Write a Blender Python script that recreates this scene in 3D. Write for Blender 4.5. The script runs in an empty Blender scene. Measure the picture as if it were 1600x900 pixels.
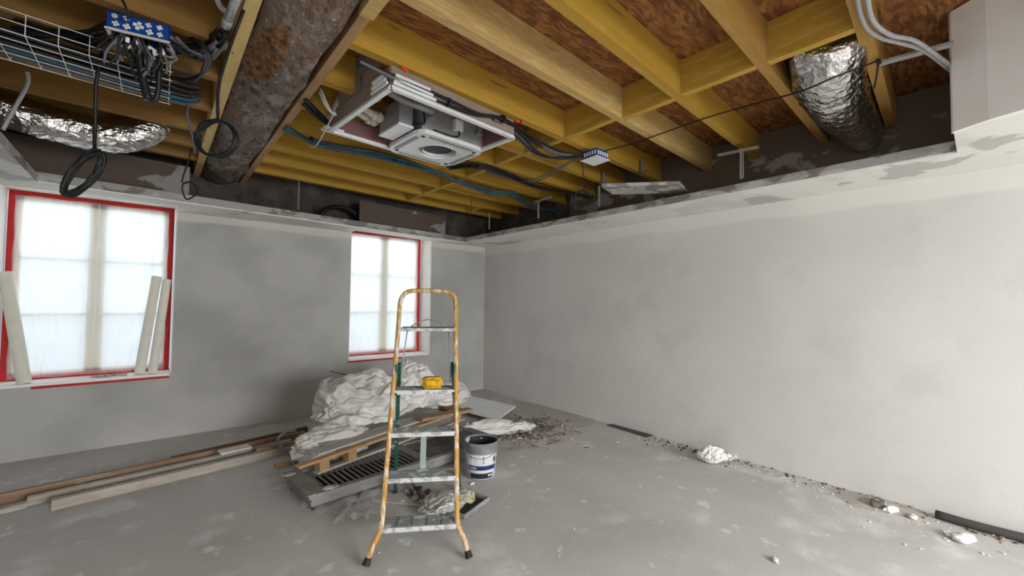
import bpy, bmesh, math, random
from mathutils import Vector, Matrix, noise
random.seed(7)
S = bpy.context.scene
COL = S.collection
V = Vector

# ------------------------------------------------------------ camera
F = 655.18
RX = V((0.76249244, -0.03057861, -0.64627412))
RY = V((-0.64691148, -0.01977967, -0.76230854))
RZ = V((0.01052725, 0.99933664, -0.0348635))
R = Matrix((RX, RY, RZ))
EYE = V((0, 0, 1.5))
cd = bpy.data.cameras.new('camera'); cam = bpy.data.objects.new('camera', cd); COL.objects.link(cam)
cam.matrix_world = Matrix.Translation(EYE) @ R.to_4x4()
cd.sensor_width = 36; cd.lens = 36 * F / 1600; cd.clip_start = .02; cd.clip_end = 200
S.camera = cam

def at(x, y, X=None, Y=None, z=None):
    """where the sight line of photo pixel (x, y) meets a wall, floor or ceiling plane"""
    d = R @ V((x - 800, 450 - y, -F))
    if z is not None: t = (z - EYE.z) / d.z
    elif Y is not None: t = Y / d.y
    else: t = X / d.x
    return EYE + d * t

# ------------------------------------------------------------ light
S.view_settings.view_transform = 'Standard'; S.view_settings.look = 'None'
S.view_settings.gamma = 1; S.view_settings.use_curve_mapping = False
S.view_settings.exposure = 0.0
try:
    S.cycles.use_denoising = True
    S.cycles.max_bounces = 10; S.cycles.diffuse_bounces = 6; S.cycles.transparent_max_bounces = 16
    S.cycles.sample_clamp_indirect = 6
except Exception: pass
w = bpy.data.worlds.new('sky'); S.world = w; w.use_nodes = True
bg = w.node_tree.nodes['Background']; bg.inputs[0].default_value = (.80, .90, 1, 1); bg.inputs[1].default_value = .93

def area(name, loc, rot, sx, sy, power, col=(1, 1, 1)):
    l = bpy.data.lights.new(name, 'AREA'); l.shape = 'RECTANGLE'; l.size = sx; l.size_y = sy
    l.energy = power; l.color = col
    o = bpy.data.objects.new(name, l); COL.objects.link(o); o.location = loc; o.rotation_euler = rot
    return o
PI = math.pi
# daylight outside the room's other windows (left wall and rear wall, behind the camera) and outside the two seen
# sky light falls inwards and down through each opening
area('daylight_left_front', (-1.80, -.3, 1.75), (0, -PI/2 + .65, 0), 1.7, 1.5, 18, (.985, .985, .975)).data.spread = 2.2
area('daylight_left_rear', (-1.80, -2.7, 1.75), (0, -PI/2 + .65, 0), 1.7, 1.5, 48, (.985, .985, .975)).data.spread = 2.2
area('daylight_rear', (2.2, -4.35, 1.75), (PI/2 - .6, 0, 0), 2.9, 2.0, 290, (.985, .985, .975)).data.spread = 2.2
area('daylight_window_one', (-.47, 6.85, 1.9), (-PI/2 + .45, 0, 0), 1.3, 1.9, 17, (.72, .87, 1))
area('daylight_window_two', (2.72, 6.85, 1.9), (-PI/2 + .45, 0, 0), 1.1, 1.9, 19, (.72, .87, 1))

# ------------------------------------------------------------ materials
def mat(name, col, rough=.7, metal=0, layers=(), bump=None, stretch=(1, 1, 1), spec=.3, transmission=0, alpha=1):
    m = bpy.data.materials.new(name); m.use_nodes = True
    nt = m.node_tree; b = nt.nodes['Principled BSDF']
    b.inputs['Roughness'].default_value = rough; b.inputs['Metallic'].default_value = metal
    b.inputs['Specular IOR Level'].default_value = spec
    b.inputs['Transmission Weight'].default_value = transmission
    b.inputs['Alpha'].default_value = alpha
    tc = nt.nodes.new('ShaderNodeTexCoord'); mp = nt.nodes.new('ShaderNodeMapping')
    mp.inputs['Scale'].default_value = stretch
    nt.links.new(tc.outputs['Object'], mp.inputs[0])
    out = None
    rgb = nt.nodes.new('ShaderNodeRGB'); rgb.outputs[0].default_value = (*col, 1); out = rgb.outputs[0]
    for i, L in enumerate(layers):   # (scale, colour, low, high, amount[, detail])
        sc, c2, lo, hi, am = L[:5]; det = L[5] if len(L) > 5 else 4
        n = nt.nodes.new('ShaderNodeTexNoise'); n.inputs['Scale'].default_value = sc; n.inputs['Detail'].default_value = det
        off = nt.nodes.new('ShaderNodeVectorMath'); off.operation = 'ADD'; off.inputs[1].default_value = (i * 3.1, i * 7.7, i * 1.3)
        nt.links.new(mp.outputs[0], off.inputs[0]); nt.links.new(off.outputs[0], n.inputs['Vector'])
        mr = nt.nodes.new('ShaderNodeMapRange'); mr.inputs[1].default_value = lo; mr.inputs[2].default_value = hi
        mr.inputs[4].default_value = am
        nt.links.new(n.outputs[0], mr.inputs[0])
        mx = nt.nodes.new('ShaderNodeMix'); mx.data_type = 'RGBA'; mx.inputs[7].default_value = (*c2, 1)
        nt.links.new(mr.outputs[0], mx.inputs[0]); nt.links.new(out, mx.inputs[6]); out = mx.outputs[2]
    nt.links.new(out, b.inputs['Base Color'])
    if bump:
        n = nt.nodes.new('ShaderNodeTexNoise'); n.inputs['Scale'].default_value = bump[0]; n.inputs['Detail'].default_value = 6
        nt.links.new(mp.outputs[0], n.inputs['Vector'])
        bp = nt.nodes.new('ShaderNodeBump'); bp.inputs['Strength'].default_value = bump[1]
        bp.inputs['Distance'].default_value = bump[2] if len(bump) > 2 else .01
        nt.links.new(n.outputs[0], bp.inputs['Height']); nt.links.new(bp.outputs[0], b.inputs['Normal'])
    return m

M = {}
M['plaster'] = mat('plaster', (.60, .59, .565), .9, layers=[(.9, (.70, .685, .65), .45, .7, .6), (2.2, (.50, .495, .48), .55, .75, .6), (90, (.54, .53, .51), .5, .7, .4)], bump=(60, .15, .004))
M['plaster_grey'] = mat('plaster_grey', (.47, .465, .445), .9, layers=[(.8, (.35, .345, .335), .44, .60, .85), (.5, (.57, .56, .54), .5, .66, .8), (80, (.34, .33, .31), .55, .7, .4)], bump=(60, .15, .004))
M['soffit'] = mat('soffit', (.80, .78, .73), .85, layers=[(1.3, (.62, .60, .57), .54, .6, .6), (4, (.85, .83, .79), .45, .7, .6), (1.5, (.45, .44, .425), .62, .64, .75)], bump=(30, .1, .004), stretch=(1, 1, 1))
M['white_plaster'] = mat('white_plaster', (.90, .90, .88), .85, layers=[(3, (.76, .76, .73), .5, .7, .5)], bump=(30, .1, .003))
M['reveal'] = mat('reveal', (.86, .82, .76), .85, layers=[(4, (.70, .67, .62), .5, .7, .5)])
M['floor'] = mat('floor', (.51, .50, .48), .85, layers=[(.9, (.42, .405, .385), .46, .64, .8), (2.6, (.70, .70, .69), .56, .68, .6, 8), (14, (.48, .47, .45), .5, .7, .6), (7, (.74, .74, .73), .64, .70, .7, 8), (60, (.38, .37, .35), .56, .70, .5), (26, (.66, .65, .63), .68, .74, .7)], bump=(18, .25, .006), stretch=(1, 1, 1))
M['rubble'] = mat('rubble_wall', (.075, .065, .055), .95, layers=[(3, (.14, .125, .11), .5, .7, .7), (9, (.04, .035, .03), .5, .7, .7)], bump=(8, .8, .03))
M['osb_dark'] = mat('osb_dark', (.02, .017, .014), .9)
M['paper'] = mat('paper', (.115, .085, .07), .9, layers=[(2.2, (.30, .29, .275), .565, .58, .9), (6, (.10, .075, .06), .5, .7, .6)])
M['paper_light'] = mat('paper_light', (.30, .235, .19), .9, layers=[(2, (.24, .185, .15), .45, .7, .7)])
M['filler'] = mat('filler', (.38, .37, .36), .9, layers=[(3.5, (.17, .155, .145), .5, .54, .8), (5, (.55, .545, .53), .56, .6, .7)], stretch=(1, 1, 2))
wood_l = [(1.2, (.36, .195, .025), .45, .65, .7), (9, (.52, .325, .07), .5, .7, .5), (2.6, (.24, .11, .02), .72, .76, .8, 1)]
M['pine'] = mat('pine', (.46, .27, .035), .6, layers=wood_l, bump=(30, .1, .003), stretch=(.7, 6, 6))
M['pine_light'] = mat('pine_light', (.50, .33, .125), .6, layers=[(1.2, (.58, .36, .11), .45, .65, .7), (9, (.74, .58, .30), .5, .7, .5), (2.6, (.30, .16, .05), .73, .77, .8, 1)], bump=(30, .1, .003), stretch=(.7, 6, 6))
M['pine_orange'] = mat('pine_orange', (.40, .22, .055), .6, layers=[(1.2, (.31, .16, .035), .45, .65, .7), (9, (.46, .28, .095), .5, .7, .5), (2.6, (.28, .13, .05), .73, .77, .8, 1)], bump=(30, .1, .003), stretch=(.7, 6, 6))
M['pine_shaded'] = mat('pine_shaded', (.27, .145, .036), .6, layers=[(1.2, (.21, .105, .025), .45, .65, .7), (9, (.33, .20, .07), .5, .7, .5)], bump=(30, .1, .003), stretch=(.7, 6, 6))  # joist pine again, darkened to carry the shade left of the old beam
M['pine_y'] = mat('pine_y', (.47, .285, .045), .6, layers=[(1.5, (.56, .32, .05), .45, .65, .7), (8, (.70, .47, .13), .5, .7, .5)], bump=(30, .1, .003), stretch=(6, .7, 6))
M['plank_yellow'] = mat('plank_yellow', (.72, .52, .22), .65, layers=[(1.5, (.62, .42, .15), .45, .65, .7), (22, (.08, .05, .02), .68, .71, .9, 2), (8, (.80, .62, .32), .5, .7, .5)], bump=(30, .15, .003), stretch=(3, 1.2, 3))
M['plank_brown'] = mat('plank_brown', (.46, .28, .14), .7, layers=[(3, (.36, .21, .10), .45, .65, .7), (16, (.08, .04, .02), .68, .72, .9, 2)], bump=(30, .15, .003), stretch=(4, 1, 4))
M['board_brown'] = mat('board_brown', (.27, .17, .105), .8, layers=[(3, (.36, .27, .20), .48, .62, .7), (9, (.42, .38, .34), .58, .72, .7)], bump=(30, .15, .003), stretch=(1, 6, 6))
M['board_grey'] = mat('board_grey', (.40, .36, .31), .85, layers=[(3, (.48, .45, .41), .48, .62, .7), (9, (.30, .23, .18), .58, .7, .6)], bump=(30, .15, .003), stretch=(1, 6, 6))
M['board_red'] = mat('board_red', (.17, .075, .04), .7, layers=[(5, (.24, .13, .08), .5, .65, .6)])
M['metal'] = mat('galvanised', (.42, .43, .44), .45, .6, layers=[(9, (.55, .56, .57), .5, .62, .8)])
M['white_metal'] = mat('white_metal', (.78, .79, .80), .4, .1, layers=[(7, (.62, .63, .64), .55, .68, .6)])
M['unit_grey'] = mat('unit_grey', (.30, .305, .31), .5, .3, layers=[(5, (.42, .42, .43), .55, .7, .6)])
M['insul'] = mat('insul', (.62, .56, .50), .8, layers=[(9, (.50, .44, .38), .5, .7, .6)], bump=(20, .4, .01))
M['black'] = mat('black_rubber', (.012, .012, .013), .45)
M['cable_grey'] = mat('cable_grey', (.13, .13, .135), .5)
M['conduit'] = mat('conduit', (.40, .40, .41), .5, layers=[(60, (.30, .30, .31), .5, .6, .6)])
M['cable_white'] = mat('cable_white', (.62, .60, .56), .5)
M['cable_teal'] = mat('cable_teal', (.035, .085, .11), .5, layers=[(8, (.05, .11, .16), .5, .6, .8)])
M['blue'] = mat('blue_plastic', (.010, .055, .27), .4)
M['white_plastic'] = mat('white_plastic', (.80, .80, .80), .4)
M['ply_blue'] = M['blue']
M['redpaint'] = mat('red_tape', (.50, .018, .015), .5, layers=[(9, (.36, .015, .015), .5, .65, .7)])
M['redmark'] = mat('red_mark', (.8, .05, .02), .6)
M['frame_cream'] = mat('frame_cream', (.86, .80, .66), .6, layers=[(6, (.76, .70, .58), .5, .7, .5)])
M['yellow'] = mat('ladder_yellow', (.50, .27, .055), .5, layers=[(34, (.62, .57, .50), .50, .55, .85), (3, (.60, .55, .49), .52, .60, .6), (50, (.30, .19, .10), .60, .64, .7)], stretch=(1, 1, .14), bump=(40, .2, .003))
M['green'] = mat('ladder_green', (.018, .085, .062), .45, layers=[(22, (.45, .50, .48), .62, .65, .7)])
M['alu'] = mat('dusty_aluminium', (.22, .235, .23), .65, .1, layers=[(18, (.46, .47, .47), .55, .58, .85), (9, (.25, .27, .265), .55, .62, .7)], bump=(30, .3, .003), stretch=(1, 1, 1))
M['alu_edge'] = mat('white_spattered_edge', (.56, .57, .57), .6, .05, layers=[(22, (.27, .29, .29), .50, .56, .8)], bump=(40, .4, .004))
M['strut'] = mat('strut_green_grey', (.26, .33, .31), .6, layers=[(14, (.42, .46, .45), .55, .62, .7)])
M['sponge'] = mat('sponge', (.66, .38, .02), .95, layers=[(30, (.36, .20, .02), .52, .62, .8)], bump=(60, 1, .01))
M['shutter'] = mat('shutter', (.19, .185, .17), .75, layers=[(5, (.27, .265, .25), .5, .62, .8), (20, (.25, .24, .22), .58, .66, .6)], bump=(30, .3, .004))
M['plastic_film'] = mat('plastic_film', (.66, .64, .60), .45, layers=[(6, (.52, .50, .46), .45, .65, .7), (30, (.72, .71, .69), .55, .65, .5)], bump=(16, .7, .02), spec=.6)
M['bag_white'] = mat('bag_white', (.66, .65, .62), .5, layers=[(6, (.54, .53, .50), .5, .65, .7)], bump=(9, .5, .02), spec=.5)
M['clear_film'] = mat('clear_film', (.60, .59, .575), .4, bump=(10, .4, .02), spec=.6, alpha=.34)
M['sheetboard'] = mat('sheetboard', (.78, .78, .76), .85, layers=[(4, (.68, .68, .66), .5, .7, .6)])
M['dustboard'] = mat('dustboard', (.46, .44, .41), .9, layers=[(4, (.40, .375, .345), .5, .65, .6)])
M['pail'] = mat('pail', (.40, .43, .47), .45, layers=[(12, (.52, .54, .56), .5, .62, .6)])
M['pail_grey'] = mat('pail_grey', (.20, .215, .22), .6, layers=[(9, (.30, .31, .315), .5, .6, .7)])
M['pail_in'] = mat('pail_in', (.03, .032, .033), .7, layers=[(7, (.60, .60, .59), .56, .575, .9, 1)])
M['navy'] = mat('navy', (.02, .035, .12), .5)
M['label_white'] = mat('label_white', (.62, .65, .68), .5)
M['label_black'] = mat('label_black', (.02, .022, .025), .5)
M['rust_red'] = mat('rust_red', (.16, .03, .035), .6)
M['olive'] = mat('olive', (.36, .32, .14), .6)
M['chip_white'] = mat('chip_white', (.66, .655, .635), .9, bump=(20, .4, .01))
M['chip_dark'] = mat('chip_dark', (.09, .08, .07), .9)
M['dust'] = mat('dust', (.41, .375, .335), .95, layers=[(5, (.44, .40, .36), .5, .65, .8)])
M['pipe'] = mat('dark_pipe', (.055, .055, .05), .8, layers=[(5, (.10, .10, .09), .5, .7, .6)])
M['tube'] = mat('tube_white', (.74, .72, .64), .6, layers=[(8, (.66, .65, .58), .5, .65, .6)])

def top_band(m, z0, col, amp=.12, extra=()):
    """unpainted lighter strip along the top of a wall"""
    nt = m.node_tree; b = nt.nodes['Principled BSDF']; src = b.inputs['Base Color'].links[0].from_socket
    tc = [n for n in nt.nodes if n.type == 'TEX_COORD'][0]
    sp = nt.nodes.new('ShaderNodeSeparateXYZ'); nt.links.new(tc.outputs['Object'], sp.inputs[0])
    nz = nt.nodes.new('ShaderNodeTexNoise'); nz.inputs['Scale'].default_value = 1.6; nz.inputs['Detail'].default_value = 5; nt.links.new(tc.outputs['Object'], nz.inputs['Vector'])
    ma = nt.nodes.new('ShaderNodeMath'); ma.operation = 'MULTIPLY_ADD'; ma.inputs[1].default_value = amp; nt.links.new(nz.outputs[0], ma.inputs[0]); nt.links.new(sp.outputs[2], ma.inputs[2])
    mr = nt.nodes.new('ShaderNodeMapRange'); mr.inputs[1].default_value = z0 + amp / 2; mr.inputs[2].default_value = z0 + amp / 2 + .025; mr.inputs[4].default_value = .8
    nt.links.new(ma.outputs[0], mr.inputs[0])
    mx = nt.nodes.new('ShaderNodeMix'); mx.data_type = 'RGBA'; mx.inputs[7].default_value = (*col, 1)
    nt.links.new(mr.outputs[0], mx.inputs[0]); nt.links.new(src, mx.inputs[6]); nt.links.new(mx.outputs[2], b.inputs['Base Color'])
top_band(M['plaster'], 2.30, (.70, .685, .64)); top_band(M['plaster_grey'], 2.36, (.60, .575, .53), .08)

def foil():
    m = mat('foil', (.74, .73, .72), .17, 1, bump=None)
    nt = m.node_tree; b = nt.nodes['Principled BSDF']; mp = [n for n in nt.nodes if n.type == 'MAPPING'][0]
    mp.inputs['Scale'].default_value = (1, 1.6, 1.6)
    vo = nt.nodes.new('ShaderNodeTexVoronoi'); vo.inputs['Scale'].default_value = 13; vo.feature = 'F1'
    nz = nt.nodes.new('ShaderNodeTexNoise'); nz.inputs['Scale'].default_value = 28; nz.inputs['Detail'].default_value = 3
    ad = nt.nodes.new('ShaderNodeMath'); ad.operation = 'ADD'
    nt.links.new(mp.outputs[0], vo.inputs['Vector']); nt.links.new(mp.outputs[0], nz.inputs['Vector'])
    nt.links.new(vo.outputs['Distance'], ad.inputs[0]); nt.links.new(nz.outputs[0], ad.inputs[1])
    bp = nt.nodes.new('ShaderNodeBump'); bp.inputs['Strength'].default_value = .45; bp.inputs['Distance'].default_value = .03
    nt.links.new(ad.outputs[0], bp.inputs['Height']); nt.links.new(bp.outputs[0], b.inputs['Normal'])
    return m
M['foil'] = foil()

def osb():
    m = bpy.data.materials.new('osb'); m.use_nodes = True; nt = m.node_tree; b = nt.nodes['Principled BSDF']
    b.inputs['Roughness'].default_value = .7
    tc = nt.nodes.new('ShaderNodeTexCoord')
    nz = nt.nodes.new('ShaderNodeTexNoise'); nz.inputs['Scale'].default_value = 3; nz.inputs['Detail'].default_value = 2
    nt.links.new(tc.outputs['Object'], nz.inputs['Vector'])
    add = nt.nodes.new('ShaderNodeVectorMath'); add.operation = 'MULTIPLY_ADD'; add.inputs[1].default_value = (.13, .13, .13)
    nt.links.new(nz.outputs['Color'], add.inputs[0]); nt.links.new(tc.outputs['Object'], add.inputs[2])
    outs = []
    for k, (rot, sc) in enumerate(((.35, (12, 60, 1)), (1.0, (14, 52, 1)))):
        mp = nt.nodes.new('ShaderNodeMapping'); mp.inputs['Scale'].default_value = sc; mp.inputs['Rotation'].default_value = (0, 0, rot)
        nt.links.new(add.outputs[0], mp.inputs[0])
        vo = nt.nodes.new('ShaderNodeTexVoronoi'); vo.inputs['Scale'].default_value = 1
        nt.links.new(mp.outputs[0], vo.inputs['Vector'])
        outs.append(vo.outputs['Color'])
    mx = nt.nodes.new('ShaderNodeMix'); mx.data_type = 'RGBA'
    nt.links.new(nz.outputs[0], mx.inputs[0]); nt.links.new(outs[0], mx.inputs[6]); nt.links.new(outs[1], mx.inputs[7])
    bw = nt.nodes.new('ShaderNodeSeparateColor'); nt.links.new(mx.outputs[2], bw.inputs[0])
    cr = nt.nodes.new('ShaderNodeValToRGB'); e = cr.color_ramp.elements
    e[0].position = .15; e[0].color = (.13, .045, .012, 1); e[1].position = .85; e[1].color = (.36, .17, .045, 1)
    x = cr.color_ramp.elements.new(.5); x.color = (.23, .085, .02, 1)
    nt.links.new(bw.outputs[0], cr.inputs[0]); nt.links.new(cr.outputs[0], b.inputs['Base Color'])
    return m
M['osb'] = osb()

HOLLOW_Y = at(405, 85, z=2.86).y
def old_wood():
    m = mat('old_wood', (.19, .145, .115), .9, layers=[(5, (.34, .30, .27), .50, .60, .85, 10), (12, (.05, .035, .026), .54, .62, .7, 10), (2, (.24, .15, .10), .5, .62, .6), (30, (.45, .42, .39), .62, .66, .7, 6)], bump=(16, 1, .06), stretch=(1.6, .7, 1.6))
    nt = m.node_tree; b = nt.nodes['Principled BSDF']
    src = b.inputs['Base Color'].links[0].from_socket
    tc = [n for n in nt.nodes if n.type == 'TEX_COORD'][0]
    # decayed orange-brown hollow
    mp = nt.nodes.new('ShaderNodeMapping'); mp.vector_type = 'TEXTURE'
    mp.inputs['Location'].default_value = (-.10, HOLLOW_Y - 3.275, .1); mp.inputs['Scale'].default_value = (.075, .36, .5)
    mp.inputs['Rotation'].default_value = (0, 0, .06)
    nt.links.new(tc.outputs['Object'], mp.inputs[0])
    ln = nt.nodes.new('ShaderNodeVectorMath'); ln.operation = 'LENGTH'; nt.links.new(mp.outputs[0], ln.inputs[0])
    nz = nt.nodes.new('ShaderNodeTexNoise'); nz.inputs['Scale'].default_value = 9; nt.links.new(tc.outputs['Object'], nz.inputs['Vector'])
    ad = nt.nodes.new('ShaderNodeMath'); ad.operation = 'ADD'; nt.links.new(ln.outputs['Value'], ad.inputs[0]); nt.links.new(nz.outputs[0], ad.inputs[1])
    mr = nt.nodes.new('ShaderNodeMapRange'); mr.inputs[1].default_value = 1.55; mr.inputs[2].default_value = 1.45
    nt.links.new(ad.outputs[0], mr.inputs[0])
    mx = nt.nodes.new('ShaderNodeMix'); mx.data_type = 'RGBA'; mx.inputs[7].default_value = (.24, .115, .05, 1)
    n3 = nt.nodes.new('ShaderNodeTexNoise'); n3.inputs['Scale'].default_value = 26; n3.inputs['Detail'].default_value = 6; nt.links.new(tc.outputs['Object'], n3.inputs['Vector'])
    c3 = nt.nodes.new('ShaderNodeValToRGB'); c3.color_ramp.elements[0].position = .35; c3.color_ramp.elements[0].color = (.09, .035, .015, 1); c3.color_ramp.elements[1].position = .62; c3.color_ramp.elements[1].color = (.30, .155, .07, 1)
    nt.links.new(n3.outputs[0], c3.inputs[0]); nt.links.new(c3.outputs[0], mx.inputs[7])
    nt.links.new(mr.outputs[0], mx.inputs[0]); nt.links.new(src, mx.inputs[6]); nt.links.new(mx.outputs[2], b.inputs['Base Color'])
    return m
M['old_wood'] = old_wood()

def film(name, a, b_, c, colr=(.95, .95, .93)):
    m = bpy.data.materials.new(name); m.use_nodes = True; nt = m.node_tree; nt.nodes.clear()
    o = nt.nodes.new('ShaderNodeOutputMaterial')
    t = nt.nodes.new('ShaderNodeBsdfTransparent'); tl = nt.nodes.new('ShaderNodeBsdfTranslucent'); d = nt.nodes.new('ShaderNodeBsdfDiffuse')
    tl.inputs[0].default_value = (*colr, 1); d.inputs[0].default_value = (*colr, 1)
    tc = nt.nodes.new('ShaderNodeTexCoord'); nz = nt.nodes.new('ShaderNodeTexNoise'); nz.inputs['Scale'].default_value = 5; nz.inputs['Detail'].default_value = 4
    mp = nt.nodes.new('ShaderNodeMapping'); mp.inputs['Rotation'].default_value = (0, .6, 0); mp.inputs['Scale'].default_value = (2, 1, .5)
    nt.links.new(tc.outputs['Object'], mp.inputs[0]); nt.links.new(mp.outputs[0], nz.inputs['Vector'])
    bp = nt.nodes.new('ShaderNodeBump'); bp.inputs['Strength'].default_value = 1; bp.inputs['Distance'].default_value = .05
    nt.links.new(nz.outputs[0], bp.inputs['Height'])
    nt.links.new(bp.outputs[0], tl.inputs['Normal']); nt.links.new(bp.outputs[0], d.inputs['Normal'])
    m1 = nt.nodes.new('ShaderNodeMixShader'); m1.inputs[0].default_value = c / (b_ + c)
    nt.links.new(tl.outputs[0], m1.inputs[1]); nt.links.new(d.outputs[0], m1.inputs[2])
    m2 = nt.nodes.new('ShaderNodeMixShader'); m2.inputs[0].default_value = b_ + c
    nt.links.new(t.outputs[0], m2.inputs[1]); nt.links.new(m1.outputs[0], m2.inputs[2]); nt.links.new(m2.outputs[0], o.inputs[0])
    return m
M['window_film'] = film('window_film', .38, .42, .2)
M['pane'] = film('pane_glass', .93, .04, .03)

# ------------------------------------------------------------ helpers
def box(bm, c, s, rot=None):
    """axis box, centre c, size s"""
    r = bmesh.ops.create_cube(bm, size=1)
    mt = Matrix.Translation(V(c)) @ (rot.to_4x4() if rot else Matrix.Identity(4)) @ Matrix.Diagonal((*s, 1))
    bmesh.ops.transform(bm, matrix=mt, verts=r['verts']); return r['verts']
def box2(bm, a, b): return box(bm, [(a[i] + b[i]) / 2 for i in range(3)], [abs(a[i] - b[i]) for i in range(3)])
def beam_between(bm, p, q, wd, ht, up=(0, 0, 1)):
    p, q = V(p), V(q); d = (q - p); L = d.length; x = d / L
    y = V(up).cross(x).normalized(); z = x.cross(y)
    return box(bm, (p + q) / 2, (L, wd, ht), Matrix((x, y, z)).transposed())
def prism(bm, pts, z0, z1):
    """vertical prism over plan polygon; z0/z1 may be lists"""
    n = len(pts); A = z0 if isinstance(z0, (list, tuple)) else [z0] * n; B = z1 if isinstance(z1, (list, tuple)) else [z1] * n
    a = [bm.verts.new((p[0], p[1], A[i])) for i, p in enumerate(pts)]; b = [bm.verts.new((p[0], p[1], B[i])) for i, p in enumerate(pts)]
    bm.faces.new(list(reversed(a))); bm.faces.new(b)
    for i in range(n): bm.faces.new((a[i], a[(i + 1) % n], b[(i + 1) % n], b[i]))
def catmull(pts, n=6):
    P = [V(p) for p in pts]
    if len(P) < 3: return P
    P = [P[0] * 2 - P[1]] + P + [P[-1] * 2 - P[-2]]; out = []
    for i in range(1, len(P) - 2):
        for k in range(n):
            t = k / n; a, b, c, d = P[i - 1:i + 3]
            out.append(.5 * ((2 * b) + (c - a) * t + (2 * a - 5 * b + 4 * c - d) * t * t + (3 * b - a - 3 * c + d) * t ** 3))
    out.append(P[-2]); return out
def tube(bm, pts, r, seg=8, n=6, jit=0, cap=True):
    P = catmull(pts, n) if n else [V(p) for p in pts]
    m = len(P); rings = []; prev = None
    for i, p in enumerate(P):
        t = (P[min(i + 1, m - 1)] - P[max(i - 1, 0)]).normalized()
        if prev is None:
            u = t.orthogonal().normalized()
        else:
            u = (prev - t * prev.dot(t)).normalized()
        prev = u; v = t.cross(u)
        if isinstance(r, (list, tuple)):
            f = i / (m - 1) * (len(r) - 1); k = min(int(f), len(r) - 2); rr = r[k] + (r[k + 1] - r[k]) * (f - k)
        else: rr = r
        ring = []
        for s in range(seg):
            a = 2 * PI * s / seg; q = u * math.cos(a) + v * math.sin(a); rj = rr
            if jit: rj = rr * (1 + jit * noise.noise((p + q * rr) * 9) + jit * .5 * math.sin(i * 2.2 + 3 * noise.noise(q * 2 + p)))
            ring.append(bm.verts.new(p + q * rj))
        rings.append(ring)
    for i in range(m - 1):
        for s in range(seg):
            bm.faces.new((rings[i][s], rings[i][(s + 1) % seg], rings[i + 1][(s + 1) % seg], rings[i + 1][s]))
    if cap:
        bm.faces.new(list(reversed(rings[0]))); bm.faces.new(rings[-1])
def lathe(bm, prof, seg=32, c=(0, 0, 0)):
    rings = []
    for r_, z in prof:
        rings.append([bm.verts.new((c[0] + r_ * math.cos(2 * PI * s / seg), c[1] + r_ * math.sin(2 * PI * s / seg), c[2] + z)) for s in range(seg)])
    for i in range(len(rings) - 1):
        for s in range(seg): bm.faces.new((rings[i][s], rings[i][(s + 1) % seg], rings[i + 1][(s + 1) % seg], rings[i + 1][s]))
    return rings
def new(): return bmesh.new()
def props(o, label=None, cat=None, group=None, kind=None):
    if label: o['label'] = label
    if cat: o['category'] = cat
    if group: o['group'] = group
    if kind: o['kind'] = kind
def obj(name, bm, m, parent=None, label=None, cat=None, group=None, kind=None, smooth=False, bevel=0, world_origin=False):
    me = bpy.data.meshes.new(name)
    bmesh.ops.recalc_face_normals(bm, faces=bm.faces)
    if bevel:
        bmesh.ops.bevel(bm, geom=list(bm.edges), offset=bevel, segments=2, affect='EDGES', profile=.6)
    bm.to_mesh(me); bm.free()
    me.materials.append(M[m] if isinstance(m, str) else m)
    if smooth:
        for p in me.polygons: p.use_smooth = True
    o = bpy.data.objects.new(name, me); COL.objects.link(o)
    if parent:
        o.parent = parent
        base = V((0, 0, 0)); q = parent
        while q: base += q.location; q = q.parent
        me.transform(Matrix.Translation(-base))
    elif not world_origin:
        xs = [v.co for v in me.vertices]
        lo = V((min(c.x for c in xs), min(c.y for c in xs), min(c.z for c in xs))); hi = V((max(c.x for c in xs), max(c.y for c in xs), max(c.z for c in xs)))
        base = V(((lo.x + hi.x) / 2, (lo.y + hi.y) / 2, lo.z)); me.transform(Matrix.Translation(-base)); o.location = base
    props(o, label, cat, group, kind)
    return o
def thing(name, loc, label, cat, group=None, kind=None):
    o = bpy.data.objects.new(name, None); COL.objects.link(o); o.location = loc; o.empty_display_size = .1
    props(o, label, cat, group, kind); return o
def struct(name, bm, m, parent=None, smooth=False):
    return obj(name, bm, m, parent, kind='structure' if not parent else None, smooth=smooth, world_origin=True)

# ------------------------------------------------------------ room shell
XR, YB, ZC, ZJ, ZO = 4.37, 5.9, 2.46, 2.90, 3.135
XL, YF = -1.55, -4.1
W1 = (-1.13, .147); W2 = (2.05, 3.31); ZS = .69; ZH = 2.575; YW = 6.2
b = new(); box2(b, (XL - .3, YF - .3, -.2), (XR + .3, YB + .45, 0)); struct('floor', b, 'floor')
b = new(); box2(b, (XR, YF - .3, 0), (XR + .3, YB + .45, ZC + .06)); struct('wall_right', b, 'plaster')
b = new(); box2(b, (XR, YF - .3, ZC + .06), (XR + .3, YB + .45, 3.5)); struct('wall_right', b, 'rubble')
b = new(); box2(b, (XL, YB, ZH + .02), (XR, YB + .45, 3.5)); struct('wall_back', b, 'rubble')
b = new()
for x0, x1 in ((XL - .3, W1[0]), (W1[1], W2[0]), (W2[1], XR)): box2(b, (x0, YB, 0), (x1, YB + .45, ZH + .02))
for x0, x1 in (W1, W2): box2(b, (x0, YB, 0), (x1, YB + .45, ZS))
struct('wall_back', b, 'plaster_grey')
b = new()
def wall_with_holes(b, axis, c0, c1, lo, hi, holes, z0, z1):
    xs = [lo] + [v for h in holes for v in h[:2]] + [hi]
    for i in range(0, len(xs), 2):
        p, q = ((c0, xs[i], 0), (c1, xs[i + 1], 3.5)) if axis == 'x' else ((xs[i], c0, 0), (xs[i + 1], c1, 3.5)); box2(b, p, q)
    for h in holes:
        for za, zb in ((0, z0), (z1, 3.5)):
            p, q = ((c0, h[0], za), (c1, h[1], zb)) if axis == 'x' else ((h[0], c0, za), (h[1], c1, zb)); box2(b, p, q)
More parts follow.
